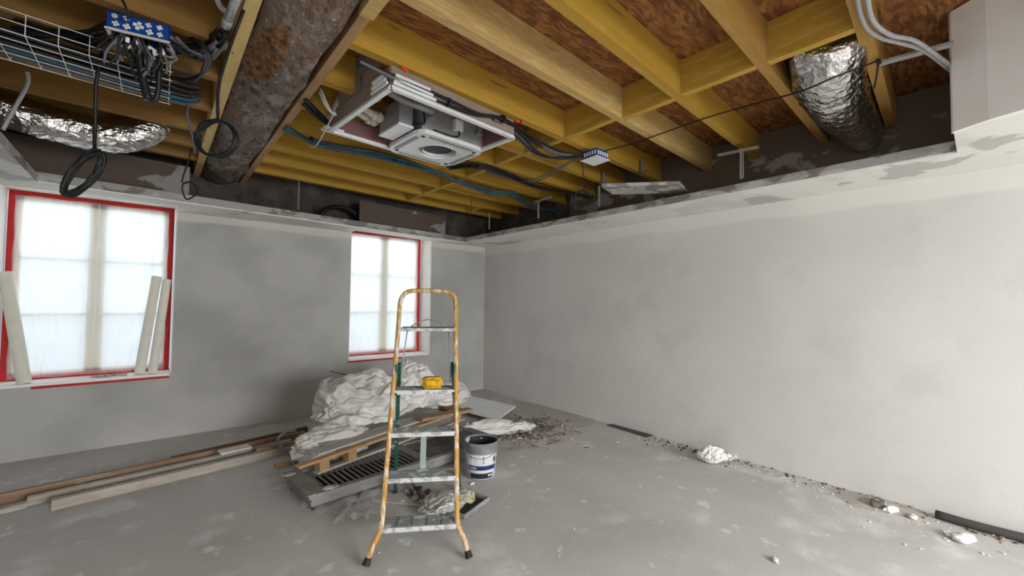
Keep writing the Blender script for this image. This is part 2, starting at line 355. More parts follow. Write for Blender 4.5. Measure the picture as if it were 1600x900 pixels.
wall_with_holes(b, 'x', XL - .15, XL, YF, YB, [(-3.5, -1.9), (-1.1, .5)], .7, 2.35); struct('wall_left', b, 'plaster')
b = new(); wall_with_holes(b, 'y', YF - .1, YF, XL, XR, [(.7, 3.8)], .4, 2.4); struct('wall_rear', b, 'plaster')

# upper deck of strand board over the joists
b = new(); box2(b, (XL - .15, YF, ZO + .003), (XR, YB, ZO + .04)); struct('ceiling_deck', b, 'osb')
# plasterboard ceiling band round the big opening (notched over the two windows)
LL = (-.79, 5.19); LR = (3.77, 5.66)
def lipY(x): return LL[1] + (x - LL[0]) * (LR[1] - LL[1]) / (LR[0] - LL[0])
TH = .05
b = new()
poly = [(LL[0], LL[1]), (LR[0], LR[1]), (XR, LR[1] + .06), (XR, YB), (W2[1], YB), (W2[1] - .1, 5.87), (W2[0], 5.74), (W2[0], YB), (W1[1], YB), (W1[1], 5.56), (W1[0], 5.52), (W1[0], YB), (XL, YB), (XL, LL[1])]
prism(b, poly, ZC, ZC + TH)
YN = .18; XS = 3.32
prism(b, [(LR[0], LR[1]), (LR[0], YN), (XR, YN), (XR, LR[1] + .06)], ZC, ZC + TH)
prism(b, [(XL, LL[1]), (XL, YN), (-.72, YN), LL], ZC, ZC + TH)
P0 = at(1490, 206, z=ZC); P1 = at(1545, 187, z=ZC); P2 = at(1610, 168, z=ZC)
prism(b, [(XR, YN), (LR[0], YN), (P0.x, P0.y), (P1.x, P1.y), (P2.x, P2.y), (P2.x - .05, -.6), (XR, -.6)], ZC, ZC + TH)
prism(b, [(XR, -.6), (P2.x - .05, -.6), (2.2, -1.2), (XL, -1.2), (XL, YF), (XR, YF)], ZC, ZC + TH)
struct('ceiling', b, 'soffit')
# raised recess in white board at the right, next to the opening
b = new()
t1 = at(1567, 0, X=P1.x - .02)
prism(b, [(P0.x - .004, P0.y), (P1.x - .004, P1.y), (P1.x + .02, P1.y + .0), (P0.x + .03, P0.y + .01)], ZC - .001, 3.13)
prism(b, [(P1.x - .004, P1.y), (P2.x - .006, P2.y), (P2.x - .06, -.6), (P2.x + .05, -.6), (P2.x + .05, P2.y), (P1.x + .03, P1.y)], ZC - .001, 3.13)
struct('wall_recess', b, 'white_plaster')
# head of each window recess above the ceiling band
for i, (x0, x1) in enumerate((W1, W2)):
    b = new(); ya = 5.52 if i == 0 else 5.74
    prism(b, [(x0, ya), (x1, ya + (.04 if i == 0 else .13)), (x1, YW + .1), (x0, YW + .1)], ZH - .03, ZH + .02)
    prism(b, [(x0 - .02, ya), (x0 + .004, ya), (x0 + .004, YW), (x0 - .02, YW)], ZC + .01, ZH)
    prism(b, [(x1 - .004, ya), (x1 + .02, ya), (x1 + .02, YW), (x1 - .004, YW)], ZC + .01, ZH)
    prism(b, [(x0, ya), (x1, ya + (.04 if i == 0 else .13)), (x1, ya + (.06 if i == 0 else .15)), (x0, ya + .02)], ZC + .01, ZH)
    struct('trim_%d' % (i + 1), b, 'reveal')
# grey metal edging + filler along the opening
b = new()
def edge_strip(b, p, q, z0, z1, t):
    beam_between(b, (p[0], p[1], (z0 + z1) / 2), (q[0], q[1], (z0 + z1) / 2), t, z1 - z0)
edge_strip(b, (LL[0], LL[1] - .006), (LR[0], LR[1] - .006), ZC + .012, ZC + .085, .01)
edge_strip(b, (LR[0] - .006, LR[1]), (LR[0] - .006, YN), ZC + .012, ZC + .075, .01)
edge_strip(b, (LL[0] + .006, LL[1]), (-.714, YN), ZC + .004, ZC + .06, .01)
struct('trim_3', b, 'filler')

# upstand of brown paper-faced board behind the back edge
for x0, x1, lab in ((-1.4, .22, 'left, above the wide window'), (2.02, 3.42, 'right, above the window behind the ladder')):
    b = new(); edge_strip(b, (x0, lipY(x0) + .05), (x1, lipY(x1) + .05), ZC + .05, 2.84, .013)
    obj('plasterboard_upstand', b, 'paper', label='brown filler-patched plasterboard strip behind the back ceiling edge, ' + lab, cat='plasterboard strip')
b = new(); tube(b, [(1.55, 5.62, 2.56), (1.62, 5.62, 2.66), (1.8, 5.66, 2.74), (2.0, 5.68, 2.70), (2.06, 5.66, 2.60), (2.0, 5.62, 2.545)], .028, 10, 6)
obj('black_hose', b, 'black', label='thick black hose curving behind the back ceiling edge left of the narrower window', cat='hose', smooth=True)
b = new(); box2(b, (4.355, .19, ZC + TH), (4.37, 3.9, ZO - .002)); obj('plasterboard_strip', b, mat('strip_r', (.15, .115, .08), .9, layers=[(2.5, (.36, .35, .33), .56, .60, .8)], stretch=(1, 1, 2)), label='brown-grey filler-patched board on the right wall above the ceiling edge, below the joist ends', cat='plasterboard strip')

# windows
def window(idx, x0, x1, z0, z1, label_film):
    win = thing('window_%d' % idx, ((x0 + x1) / 2, YW, z0), None, None, kind='structure')
    b = new(); fw = .05
    for p, q in (((x0, z0), (x1, z0 + fw)), ((x0, z1 - fw), (x1, z1)), ((x0, z0 + fw), (x0 + fw, z1 - fw)), ((x1 - fw, z0 + fw), (x1, z1 - fw))):
        box2(b, (p[0], YW + .004, p[1]), (q[0], YW + .05, q[1]))
    obj('outer_frame', b, 'redpaint', win, label='red outer frame')
    xi0, xi1, zi0, zi1 = x0 + fw * .7, x1 - fw * .7, z0 + fw * .4, z1 - fw * .7
    xm = (xi0 + xi1) / 2
    for a, c in ((xi0, xm - .003), (xm + .003, xi1)):
        b = new(); s = .06
        box2(b, (a, YW + .03, zi0), (a + s, YW + .07, zi1)); box2(b, (c - s, YW + .03, zi0), (c, YW + .07, zi1))
        box2(b, (a, YW + .03, zi0), (c, YW + .07, zi0 + s)); box2(b, (a, YW + .03, zi1 - s), (c, YW + .07, zi1))
        for k in (1, 2):
            zz = zi0 + s + (zi1 - zi0 - 2 * s) * k / 3; box2(b, (a, YW + .035, zz - .014), (c, YW + .065, zz + .014))
        sash = obj('casement', b, 'frame_cream', win)
        for k in range(3):
            za = zi0 + s + (zi1 - zi0 - 2 * s) * k / 3; zb = zi0 + s + (zi1 - zi0 - 2 * s) * (k + 1) / 3
            b = new(); box2(b, (a + s, YW + .048, za + .01), (c - s, YW + .051, zb - .01)); obj('glass_pane', b, 'pane', sash)
    # taped plastic film, loosely hanging with folds
    b = new(); nx, nz = 40, 60; g = []
    fx0, fx1, fz0, fz1 = x0 + .045, x1 - .048, z0 + .02, z1 - .045
    for j in range(nz + 1):
        row = []
        for i in range(nx + 1):
            u, v = i / nx, j / nz
            x = fx0 + (fx1 - fx0) * u; z = fz0 + (fz1 - fz0) * v
            e = min(u, 1 - u, v * 1.3, 1 - v) * 4; e = min(1, e)
            wv = noise.noise(V((x * 2.2 + z * .8, z * 1.1 - x, idx * 4))) * .02 + abs(noise.noise(V((x * 4 - z * 2.5, z * .9 + x, idx * 9)))) * .03 * (1.2 - v)
            row.append(b.verts.new((x + .008 * noise.noise(V((z * 5, 3, idx))) * (1 if i in (0, nx) else 0), YW - .004 - e * .012 - e * max(0, wv), z + .01 * noise.noise(V((x * 6, 9, idx))) * (1 if j in (0, nz) else 0))))
        g.append(row)
    for j in range(nz):
        for i in range(nx): b.faces.new((g[j][i], g[j][i + 1], g[j + 1][i + 1], g[j + 1][i]))
    obj('plastic_film', b, 'window_film', label=label_film, cat='plastic sheet', smooth=True)
    # white sill board and red strip beneath its edge
    b = new(); box2(b, (x0, YB - .004, z0 - .02), (x1, YW + .05, z0 + .004)); s = obj('sill', b, 'white_plaster', win)
    b = new(); box2(b, (x0 + (.25 if idx == 1 else -.01), YB - .006, z0 - .045), (x1 - (.0 if idx == 1 else .45), YB - .001, z0 - .02)); obj('sill_strip', b, 'redpaint', win, label='red strip under the sill')
window(1, -1.115, .135, ZS, 2.545, 'milky plastic film with long folds taped over the wider left window')
window(2, W2[0] + .01, 3.285, ZS, 2.545, 'milky plastic film taped over the narrower window behind the ladder')
for i, (x0, x1) in enumerate((W1, W2)):
    b = new()
    box2(b, (x1 - .006, YB - .004, ZS), (x1 + .001, YW, ZH)); box2(b, (x0 - .001, YB - .004, ZS), (x0 + .006, YW, ZH))
    struct('trim_%d' % (i + 4), b, 'white_plaster' if i == 0 else 'reveal')

# ------------------------------------------------------------ joists
JT = .062
JO = [('first', .405, .07, 'pine_orange'), ('second', .862, .05, 'pine_orange'), ('third', 1.38, .065, 'pine'), ('fourth', 1.845, .06, 'pine_light'),
      ('fifth', 2.40, .07, 'pine'), ('sixth', 2.90, .065, 'pine'), ('seventh', 3.36, .065, 'pine'), ('eighth', 3.90, .055, 'pine'),
      ('ninth', 4.44, .055, 'pine'), ('tenth', 4.91, .055, 'pine'), ('eleventh', 5.36, .055, 'pine')]
def jy(k, x): return JO[k][1] + JO[k][2] * (x - 2.6)
def joist(b, k, x0, x1):
    pts = [(x0, jy(k, x0)), (x1, jy(k, x1)), (x1, jy(k, x1) + JT), (x0, jy(k, x0) + JT)]
    prism(b, pts, ZJ, ZO)
BX0, BX1 = .275, .77
for k, (w_, y0, s, mm) in enumerate(JO):
    x0 = BX1 if k > 1 else (1.5 if k == 1 else 2.0)
    b = new()
    if k == 5:
        joist(b, k, BX1, .98)
        obj('joist', b, mm, label='short yellow joist stub between the old beam and the air conditioner box', cat='joist', group='ceiling joists')
        b = new(); joist(b, k, 1.97, XR)
        obj('joist', b, mm, label='yellow joist running from the air conditioner box to the right wall', cat='joist', group='ceiling joists')
    else:
        joist(b, k, BX1, XR)
        o = obj('joist', b, mm, label='%s joist right of the old beam, %s one counted from the camera side' % (dict(pine='yellow', pine_light='pale', pine_orange='orange-tinted')[mm], w_), cat='joist', group='ceiling joists')
    if k == 3:
        pass
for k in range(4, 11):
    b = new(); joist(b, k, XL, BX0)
    obj('joist', b, 'pine_shaded', label='brownish joist with shade in its colour, left of the old beam, %s one counted from the camera side' % ('first', 'second', 'third', 'fourth', 'fifth', 'sixth', 'seventh')[k - 4], cat='joist', group='ceiling joists')
# blocking pieces
NX = [2.64, 2.63, 2.64, 2.60, 2.60, 2.58, 2.60, 2.60, 2.60, 2.60]
for k in range(10):
    x = NX[k]; b = new()
    prism(b, [(x, jy(k, x) + JT), (x + .05, jy(k, x) + JT), (x + .05, jy(k + 1, x)), (x, jy(k + 1, x))], ZJ, ZO)
    obj('blocking_board', b, 'pine_y', label='short yellow blocking board fixed between the %s and %s joists from the camera side' % (JO[k][0], JO[k + 1][0]), cat='blocking', group='blocking boards between joists')
b = new(); x = 1.55
prism(b, [(3.62, jy(9, 3.6) + JT), (3.67, jy(9, 3.6) + JT), (3.67, jy(10, 3.6)), (3.62, jy(10, 3.6))], ZJ, ZO)
obj('blocking_board', b, 'pine_y', label='short blocking board near the right wall between the two farthest joists', cat='blocking', group='blocking boards between joists')
# red marker strokes on the fifth joist are its parts
j5 = [o for o in COL.objects if o.name.startswith('joist') and o.get('label', '').find('fifth one') > 0 and 'right of' in o['label']][0]
for (px, py, dx, rz) in ((633, 108, .045, .4), (811, 190, .06, -.3)):
    p = at(px, py, Y=jy(4, 1.6)); p = at(px, py, Y=jy(4, p.x))
    b = new(); box(b, (p.x, p.y - .0015, p.z), (dx, .002, .016), Matrix.Rotation(rz, 3, 'Y'))
    if px > 700: box(b, (p.x + .02, p.y - .0015, p.z + .012), (.012, .002, .04), Matrix.Rotation(.5, 3, 'Y'))
    obj('marker_stroke', b, 'redmark', j5, label='red marker stroke')

# old round beam
b = new(); ys = [0.6 + i * .05 for i in range(108)]; seg = 40; rings = []
cx, cz = .525, 3.02
for y in ys:
    ring = []
    for s in range(seg):
        a = 2 * PI * s / seg; ca, sa = math.cos(a), math.sin(a)
        rx = .19; rz = .185
        p = V((ca, y * .9, sa)); n1 = noise.noise(V((ca * 1.1, y * 1.3, sa * 1.1))) * .032 + noise.noise(V((ca * 3, y * 4, sa * 3))) * .014 + noise.noise(V((ca * 9, y * 9, sa * 9))) * .006
        hollow = math.exp(-(((y - 1.95) / .35) ** 2) - ((ca + .35) / .35) ** 2) * .03 if sa < 0 else 0
        f = 1 + n1 / .19 - hollow / .19
        n1 *= .8; sx = abs(ca) ** .8 * (1 if ca > 0 else -1); sz = abs(sa) ** .75 * (1 if sa > 0 else -1)
        ring.append(b.verts.new((cx + min(.189, max(-.189, rx * sx * f)), y, min(ZO, cz + rz * sz * f))))
    rings.append(ring)
for i in range(len(ys) - 1):
    for s in range(seg): b.faces.new((rings[i][s], rings[i][(s + 1) % seg], rings[i + 1][(s + 1) % seg], rings[i + 1][s]))
b.faces.new(rings[0]); b.faces.new(rings[-1])
obj('old_beam', b, 'old_wood', label='thick old rough-hewn grey-brown timber beam with a rotted orange hollow', cat='beam', smooth=True)
b = new(); box2(b, (.275, .6, 2.895), (.335, 5.9, ZO)); obj('side_plank', b, 'plank_yellow', label='pale yellow knotty plank fixed along the left side of the old beam', cat='plank')
b = new(); box2(b, (.715, 2.0, 2.895), (.768, 5.9, ZO)); obj('side_plank', b, 'plank_brown', label='brown plank fixed along the right side of the old beam', cat='plank')
b = new(); box2(b, (.70, .6, 2.87), (.768, 1.98, ZO)); obj('side_plank', b, 'pine_light', label='pinkish plank end at the top beside the old beam, pale joist butting it', cat='plank')

# ------------------------------------------------------------ air conditioner in its plasterboard box
ZS1 = 2.75
A = at(611, 139, z=ZS1); B_ = at(516, 206, z=ZS1); C_ = at(802, 217, z=ZS1); D_ = B_ + (C_ - A)
ac = thing('plasterboard_box', ((A + D_) / 2).to_tuple(), 'open-bottomed brown plasterboard box with white metal edging around the ceiling air conditioner', 'plasterboard box')
names = [(A, C_), (C_, D_), (D_, B_), (B_, A)]
for p, q in names:
    b = new(); beam_between(b, (p.x, p.y, (ZS1 + 2.89) / 2), (q.x, q.y, (ZS1 + 2.89) / 2), .013, 2.89 - ZS1)
    if p is C_ or p is B_:
        e0, e1 = p.lerp(q, .17), p.lerp(q, .83); beam_between(b, (e0.x, e0.y, 3.0), (e1.x, e1.y, 3.0), .013, .24)
    obj('side_board', b, 'paper_light' if p is A or q is A else mat('pinkboard' + str(id(p)), (.20, .10, .10), .9), ac)
    b = new(); beam_between(b, (p.x, p.y, ZS1 + .004), (q.x, q.y, ZS1 + .004), .032, .012); beam_between(b, (p.x, p.y, ZS1 + .016), (q.x, q.y, ZS1 + .016), .022, .012)
    obj('edge_trim', b, 'white_metal', ac, label='white metal edge')
b = new()
ux = (C_ - A).normalized(); uy = (B_ - A).normalized()
for k in range(3):
    o1 = A - uy * (.025 + .012 * k) + V((0, 0, .03 + .018 * k)); beam_between(b, o1, o1 + ux * (.30 - .03 * k), .012, .016)
    o2 = A - ux * (.025 + .012 * k) + V((0, 0, .03 + .018 * k)); beam_between(b, o2, o2 + uy * (.20 - .03 * k), .012, .016)
obj('corner_rail', b, 'white_metal', ac)
b = new(); o1 = B_ - ux * .05; 
for k in range(2): beam_between(b, o1 + uy * (.04 - .06 * k) + V((0, 0, .02)), o1 + uy * (.04 - .06 * k) + ux * .14 + V((0, 0, .02)), .03, .014)
obj('corner_rail', b, 'white_metal', ac)

ZP = 2.735
q = [at(*p, z=ZP) for p in ((657, 206), (754, 238), (702, 262), (603, 233))]
cen = (q[0] + q[1] + q[2] + q[3]) / 4
unit = thing('air_conditioner', (cen.x, cen.y, ZP), 'ceiling cassette air conditioner without its cover, round fan opening in a white plate', 'air conditioner')
ang = math.atan2((q[1] - q[0]).y, (q[1] - q[0]).x); hx, hy = .31, .275
Rz = Matrix.Rotation(ang, 3, 'Z')
def U(x, y, z): return V((cen.x, cen.y, ZP)) + Rz @ V((x, y, z))
# plate with round hole
b = new(); n = 48; rin = .155
inner, outer = [], []
for lev, zz in ((0, 0), (1, .03)):
    ri, ro = [], []
    for s in range(n):
        a = 2 * PI * s / n; c, s_ = math.cos(a), math.sin(a)
        k = 1 / max(abs(c) / hx, abs(s_) / hy); ck = .95 if abs(abs(c) / hx - abs(s_) / hy) < .35 else 1
        ri.append(b.verts.new(U(rin * c + .02, rin * s_, zz))); ro.append(b.verts.new(U(k * c * ck, k * s_ * ck, zz)))
    inner.append(ri); outer.append(ro)
for s in range(n):
    t = (s + 1) % n
    b.faces.new((inner[0][s], inner[0][t], outer[0][t], outer[0][s])); b.faces.new((inner[1][s], outer[1][s], outer[1][t], inner[1][t]))
    b.faces.new((inner[0][s], inner[1][s], inner[1][t], inner[0][t])); b.faces.new((outer[0][s], outer[0][t], outer[1][t], outer[1][s]))
obj('bottom_plate', b, 'white_metal', unit)
b = new()
for (x0, y0, x1, y1) in ((-.2, -.245, .2, -.215), (-.2, .215, .2, .245), (.25, -.17, .28, .17), (-.28, -.17, -.25, .17)):
    vs = box2(b, (x0, y0, -.006), (x1, y1, 0))
    for v in vs: v.co = U(*v.co)
obj('air_slot_rim', b, 'unit_grey', unit)
b = new()
for (x0, y0) in ((-.24, -.2), (.24, .2), (-.24, .2), (.24, -.2)):
    b = new(); tube(b, [U(x0, y0, -.004), U(x0, y0, .004)], .016, 12, 0); obj('screw_cap', b, 'black', unit)
b = new(); tube(b, [U(.02, 0, -.004), U(.02, 0, .029)], .157, 40, 0, cap=False); tube(b, [U(.02, 0, .004), U(.02, 0, .029)], .127, 40, 0, cap=False); obj('fan_ring', b, 'white_metal', unit, smooth=True)
b = new(); tube(b, [U(.02, 0, .026), U(.02, 0, .029)], .125, 32, 0); obj('fan_hub', b, 'black', unit)
b = new(); vs = box2(b, (-.285, -.26, .03), (.285, .26, .30))
for v in vs: v.co = U(*v.co)
obj('housing', b, 'unit_grey', unit, bevel=.008)
b = new(); vs = box2(b, (-.44, -.20, .045), (-.33, .10, .22))
for v in vs: v.co = U(*v.co)
cb = obj('control_box', b, 'unit_grey', unit)
b = new(); vs = box2(b, (-.445, -.205, .03), (-.325, .105, .045))
for v in vs: v.co = U(*v.co)
obj('control_box_lid', b, 'white_metal', cb)
for k in range(2):
    b = new()
    tube(b, [U(-.72, -.02 + .09 * k, .22), U(-.62, .02 + .09 * k, .17), U(-.50, .05 + .09 * k, .15), U(-.44, .05 + .09 * k, .15)], .026, 12)
    tube(b, [U(-.53, .05 + .09 * k, .15), U(-.50, .05 + .09 * k, .15)], .038, 12, 0); tube(b, [U(-.49, .05 + .09 * k, .15), U(-.455, .05 + .09 * k, .15)], .04, 12, 0)
    obj('insulated_pipe', b, 'insul', unit, smooth=True)
b = new(); tube(b, [U(-.60, -.34, .16), U(-.45, -.3, .16), (U(-.3, -.30, .16)), U(-.22, -.29, .16)], .024, 12); obj('drain_pipe', b, 'unit_grey', unit, smooth=True)
b = new(); tube(b, [U(-.30, -.28, .2), U(-.28, -.28, .07), U(-.32, -.27, .05), U(-.33, -.2, .06)], .008, 6); tube(b, [U(-.20, -.28, .035), U(-.05, -.29, .03), U(.02, -.29, .05), U(.02, -.285, .10)], .007, 6); obj('wire', b, 'black', unit, smooth=True)
b = new(); vs = box2(b, (-.02, -.305, .09), (.05, -.262, .17))
for v in vs: v.co = U(*v.co)
obj('terminal_box', b, 'white_plastic', unit)
b = new()
for sx in (-.22, .22):
    for sy in (-.285, .285):
        b = new(); tube(b, [U(sx, sy, .12), U(sx, sy, .38)], .005, 6, 0); box(b, U(sx, sy, .12), (.05, .04, .015), Rz)
        obj('threaded_rod', b, 'metal', unit)

# ------------------------------------------------------------ foil ducts
b = new()
dp_ = [at(x, y, z=z) for x, y, z in ((1296, 52, 3.0), (1293, 85, 2.95), (1297, 125, 2.93), (1312, 160, 2.92), (1333, 188, 2.89), (1345, 206, 2.86), (1352, 218, 2.84))]
tube(b, dp_, [.15, .18, .185, .18, .16, .135, .12, .10], 40, 12, jit=.05)
obj('foil_duct', b, 'foil', label='large crumpled silver foil duct hanging between joists near the right wall', cat='duct', smooth=True)
b = new()
tube(b, [(-1.5, 4.55, 2.86), (-1.1, 4.55, 2.84), (-.8, 4.58, 2.82), (-.5, 4.62, 2.80), (-.28, 4.62, 2.81), (-.1, 4.6, 2.9), (-.02, 4.62, 3.05)], [.12, .12, .125, .13, .13, .12, .1], 36, 10, jit=.06)
obj('foil_duct', b, 'foil', label='crumpled silver foil duct below the joists above the left window', cat='duct', smooth=True)

# ------------------------------------------------------------ cable tray
tray = thing('cable_tray', (-.6, 3.1, 2.72), 'galvanised wire mesh cable tray under the joists left of the old beam', 'cable tray')
b = new(); ty0, ty1, tz = 2.93, 3.30, 2.72
def tp(x, y, z): return V((x, y + .11 * (x + .6), z))
prof = [(ty0, tz + .10), (ty0, tz + .05), (ty0, tz), (ty0 + .09, tz), (ty0 + .18, tz), (ty0 + .27, tz), (ty1, tz), (ty1, tz + .05), (ty1, tz + .10)]
b2 = new()
for (y, z) in prof: tube(b, [tp(-1.5, y, z), tp(.03, y, z)], .0019, 6, 0)
for i in range(15):
    x = .02 - .105 * i
    tube(b2, [tp(x, ty0, tz + .10), tp(x, ty0, tz), tp(x, ty1, tz), tp(x, ty1, tz + .10)], .0019, 6, 0)
obj('long_wire', b, 'white_metal', tray); obj('cross_wire', b2, 'white_metal', tray)
cb_ = thing('cable_bundle', (-.6, 3.1, 2.735), 'black and teal cables lying in the wire mesh cable tray', 'cable bundle')
for k in range(14):
    yy = ty0 + .03 + .024 * k; b = new(); pts = []
    for i in range(9):
        x = -1.5 + i * .2; pts.append(tp(x, yy + .012 * math.sin(i * 1.3 + k), tz + .014 + .012 * (k % 3)))
    pts.append((.18, 3.3 + .02 * k, 2.86)); tube(b, pts, .009 + .003 * (k % 2), 6, 4)
    obj('cable', b, 'black' if k < 8 else 'cable_teal', cb_, smooth=True)

# ------------------------------------------------------------ blue junction boxes
jb = thing('junction_box', (-.1, 2.75, 2.78), 'blue junction box with white cross-shaped knockouts, full of loose black cables', 'junction box')
zb = 2.775
a0 = at(165, 42, z=zb); a1 = at(264, 66, z=zb); d0 = at(173, 74, z=zb); 
xd = (a1 - a0).normalized(); yd = V((-xd.y, xd.x, 0)); Wd = (a1 - a0).length; Hh = .082; Dp = .15
def J(x, y, z): return a0 + xd * x + yd * y + V((0, 0, z))
b = new()
for (x0, y0, z0, x1, y1, z1) in ((0, 0, 0, Wd, .004, Hh), (0, Dp - .004, 0, Wd, Dp, Hh), (0, 0, 0, .004, Dp, Hh), (Wd - .004, 0, 0, Wd, Dp, Hh), (0, 0, Hh - .004, Wd, Dp, Hh)):
    vs = box2(b, (x0, y0, z0), (x1, y1, z1))
    for v in vs: v.co = J(*v.co)
obj('box_shell', b, 'blue', jb)
b = new()
for (x0, y0, x1, y1) in ((-.004, -.004, Wd + .004, .008), (-.004, Dp - .008, Wd + .004, Dp + .004), (-.004, 0, .01, Dp), (Wd - .01, 0, Wd + .004, Dp)):
    vs = box2(b, (x0, y0, -.006), (x1, y1, .003))
    for v in vs: v.co = J(*v.co)
obj('box_rim', b, 'cable_white', jb)
for (fx, fz, r) in ((.13, .76, .011), (.31, .80, .012), (.15, .33, .013), (.32, .30, .014), (.50, .52, .02), (.66, .70, .012), (.68, .30, .014), (.84, .72, .012), (.85, .30, .012)):
    b = new()
    for k in range(4 if r < .012 else 2):
        ar = k * PI / (4 if r < .012 else 2) + .25
        vs = box(b, (0, 0, 0), (2 * r, .003, r * (.5 if r < .012 else .75)))
        for v in vs:
            p = Matrix.Rotation(ar, 3, 'Y') @ v.co; v.co = J(fx * Wd + p.x, -.0025 + p.y, fz * Hh + p.z)
    obj('knockout', b, 'white_plastic', jb)
for k in range(30):
    b = new(); x = .03 + random.random() * (Wd - .06); y = .03 + random.random() * (Dp - .05)
    dx = random.uniform(-.08, .08)
    L = random.uniform(.05, .17)
    pts = [J(x, y, .05), J(x + dx * .3, y, -.01), J(x + dx, y + .02, -L * .6), J(x + dx * .6 + random.uniform(-.05, .05), y + .03, -L)]
    tube(b, pts, .006, 6, 4)
    c = obj('loose_cable', b, 'black' if k % 4 else 'cable_grey', jb, smooth=True)
    if k % 3 == 0:
        b = new(); tube(b, [pts[1], pts[1] * .55 + pts[2] * .45], .0085, 8, 0); obj('cable_tag', b, 'white_plastic', c)
b = new()
tube(b, [J(.1, .08, .05), J(.10, .1, -.05), J(.115, .12, -.17), J(.135, .13, -.26)], [.016, .018, .018, .02], 8, 5)
tube(b, [J(.135, .13, -.24), J(.16, .13, -.26), J(.175, .12, -.20), J(.18, .1, -.1)], .012, 8, 5)
obj('loose_cable', b, 'black', jb, smooth=True)

jb2 = thing('junction_box', at(930, 252, z=2.8).to_tuple(), 'small square white-covered junction box with blue sides under the joists, beside the hanging black coil', 'junction box')
c4 = [at(*p, z=2.79) for p in ((907, 252), (932, 243), (953, 251), (928, 259.5))]
b = new(); prism(b, [(v.x, v.y) for v in c4], 2.79, 2.797); obj('cover', b, 'white_plastic', jb2, label='white cover')
cm = sum(c4, V()) / 4
b = new(); prism(b, [((v.x - cm.x) * .86 + cm.x, (v.y - cm.y) * .86 + cm.y) for v in c4], 2.797, 2.87); obj('box_shell', b, 'blue', jb2)
b = new()
for i in range(4):
    p, r_ = [((v.x - cm.x) * .87 + cm.x, (v.y - cm.y) * .87 + cm.y) for v in (c4[i], c4[(i + 1) % 4])]
    for k in range(5):
        f = (k + .7) / 5.4; g_ = f + .1
        beam_between(b, (p[0] + (r_[0] - p[0]) * f, p[1] + (r_[1] - p[1]) * f, 2.835), (p[0] + (r_[0] - p[0]) * g_, p[1] + (r_[1] - p[1]) * g_, 2.835), .004, .035)
obj('knockout', b, 'white_plastic', jb2)

# ------------------------------------------------------------ cables
def bundle(name, label, paths, r, m, ties=(), cat='cable bundle', n=6):
    t = thing(name, V(paths[0][0]).to_tuple(), label, cat)
    for i, p in enumerate(paths):
        b = new(); tube(b, p, r, 6, n); obj('cable', b, m if isinstance(m, str) else m[i % len(m)], t, smooth=True)
    for (pt, dr) in ties:
        b = new(); dr = V(dr).normalized(); tube(b, [V(pt) - dr * .008, V(pt) + dr * .008], .03, 12, 0); obj('cable_tie', b, 'black', t)
    return t
def spread(pts, k, amp, ph=0):
    out = []
    for i in range(k):
        a = i * 2.4 + ph
        out.append([V(p) + V((math.cos(a + j * .7) * amp * .5, math.sin(a + j * .6) * amp, math.cos(a * 1.7 + j) * amp * .6)) for j, p in enumerate(pts)])
    return out
# black run along the fifth joist over the air conditioner
def on_panel(px, py, off=.025):
    p = at(px, py, Y=2.33)
    for _ in range(3): p = at(px, py, Y=A.y + (p.x - A.x) * (C_.y - A.y) / (C_.x - A.x) - off)
    return p
run1 = [on_panel(560, 97), on_panel(600, 114), on_panel(650, 138), on_panel(700, 160), on_panel(745, 178), on_panel(785, 186), at(822, 213, z=2.85), at(870, 238, z=2.85), at(908, 242, z=2.86)]
bundle('cable_bundle', 'black cable bundle along the joist above the air conditioner, ending at the small junction box', spread(run1, 6, .018), .009, ['black', 'black', 'cable_grey'], ties=[(run1[3], (1, .1, 0)), (run1[5], (1, .3, 0))])
run1b = [on_panel(770, 184), at(808, 210, z=2.84), at(838, 238, z=2.82), at(870, 247, z=2.82), at(908, 242, z=2.85)]
bundle('cable_bundle', 'grey-black cables sagging left of the small junction box', spread(run1b, 4, .02, 1), .008, ['cable_grey', 'black'])
run1c = [at(908, 243, z=2.85), at(875, 262, z=2.82), at(850, 276, z=2.83), at(820, 283, z=2.86), at(760, 270, z=2.87)]
bundle('cable_bundle', 'two thin dark cables looping down and left from the small junction box', spread(run1c, 2, .02, 2), .007, ['cable_grey'])
# teal run
run2 = [at(446, 200, z=2.87), at(480, 218, z=2.86), at(520, 230, z=2.86), at(600, 245, z=2.86), at(680, 268, z=2.86), at(712, 281, z=2.86), at(765, 300, z=2.85), at(800, 304, z=2.85), at(830, 322, z=2.84), at(870, 330, z=2.82)]
bundle('cable_bundle', 'teal-blue cable bundle running under the joists behind the air conditioner', spread(run2, 6, .028), .012, ['cable_teal'], ties=[(at(486, 219, z=2.86), (1, .2, 0)), (at(615, 250, z=2.86), (1, .1, 0)), (at(712, 281, z=2.86), (1, .1, 0)), (at(796, 304, z=2.85), (1, .1, 0))])
# black run right of the AC bottom to far right
run3 = [at(700, 262, z=2.87), at(745, 259, z=2.87), at(790, 272, z=2.86), at(840, 292, z=2.85), at(900, 303, z=2.84), at(925, 308, z=2.8)]
bundle('cable_bundle', 'black cable bundle running from behind the air conditioner towards the right wall', spread(run3, 5, .024, 3), .01, ['black'], ties=[(at(745, 259, z=2.87), (1, .2, 0)), (at(822, 284, z=2.86), (1, .2, 0))])
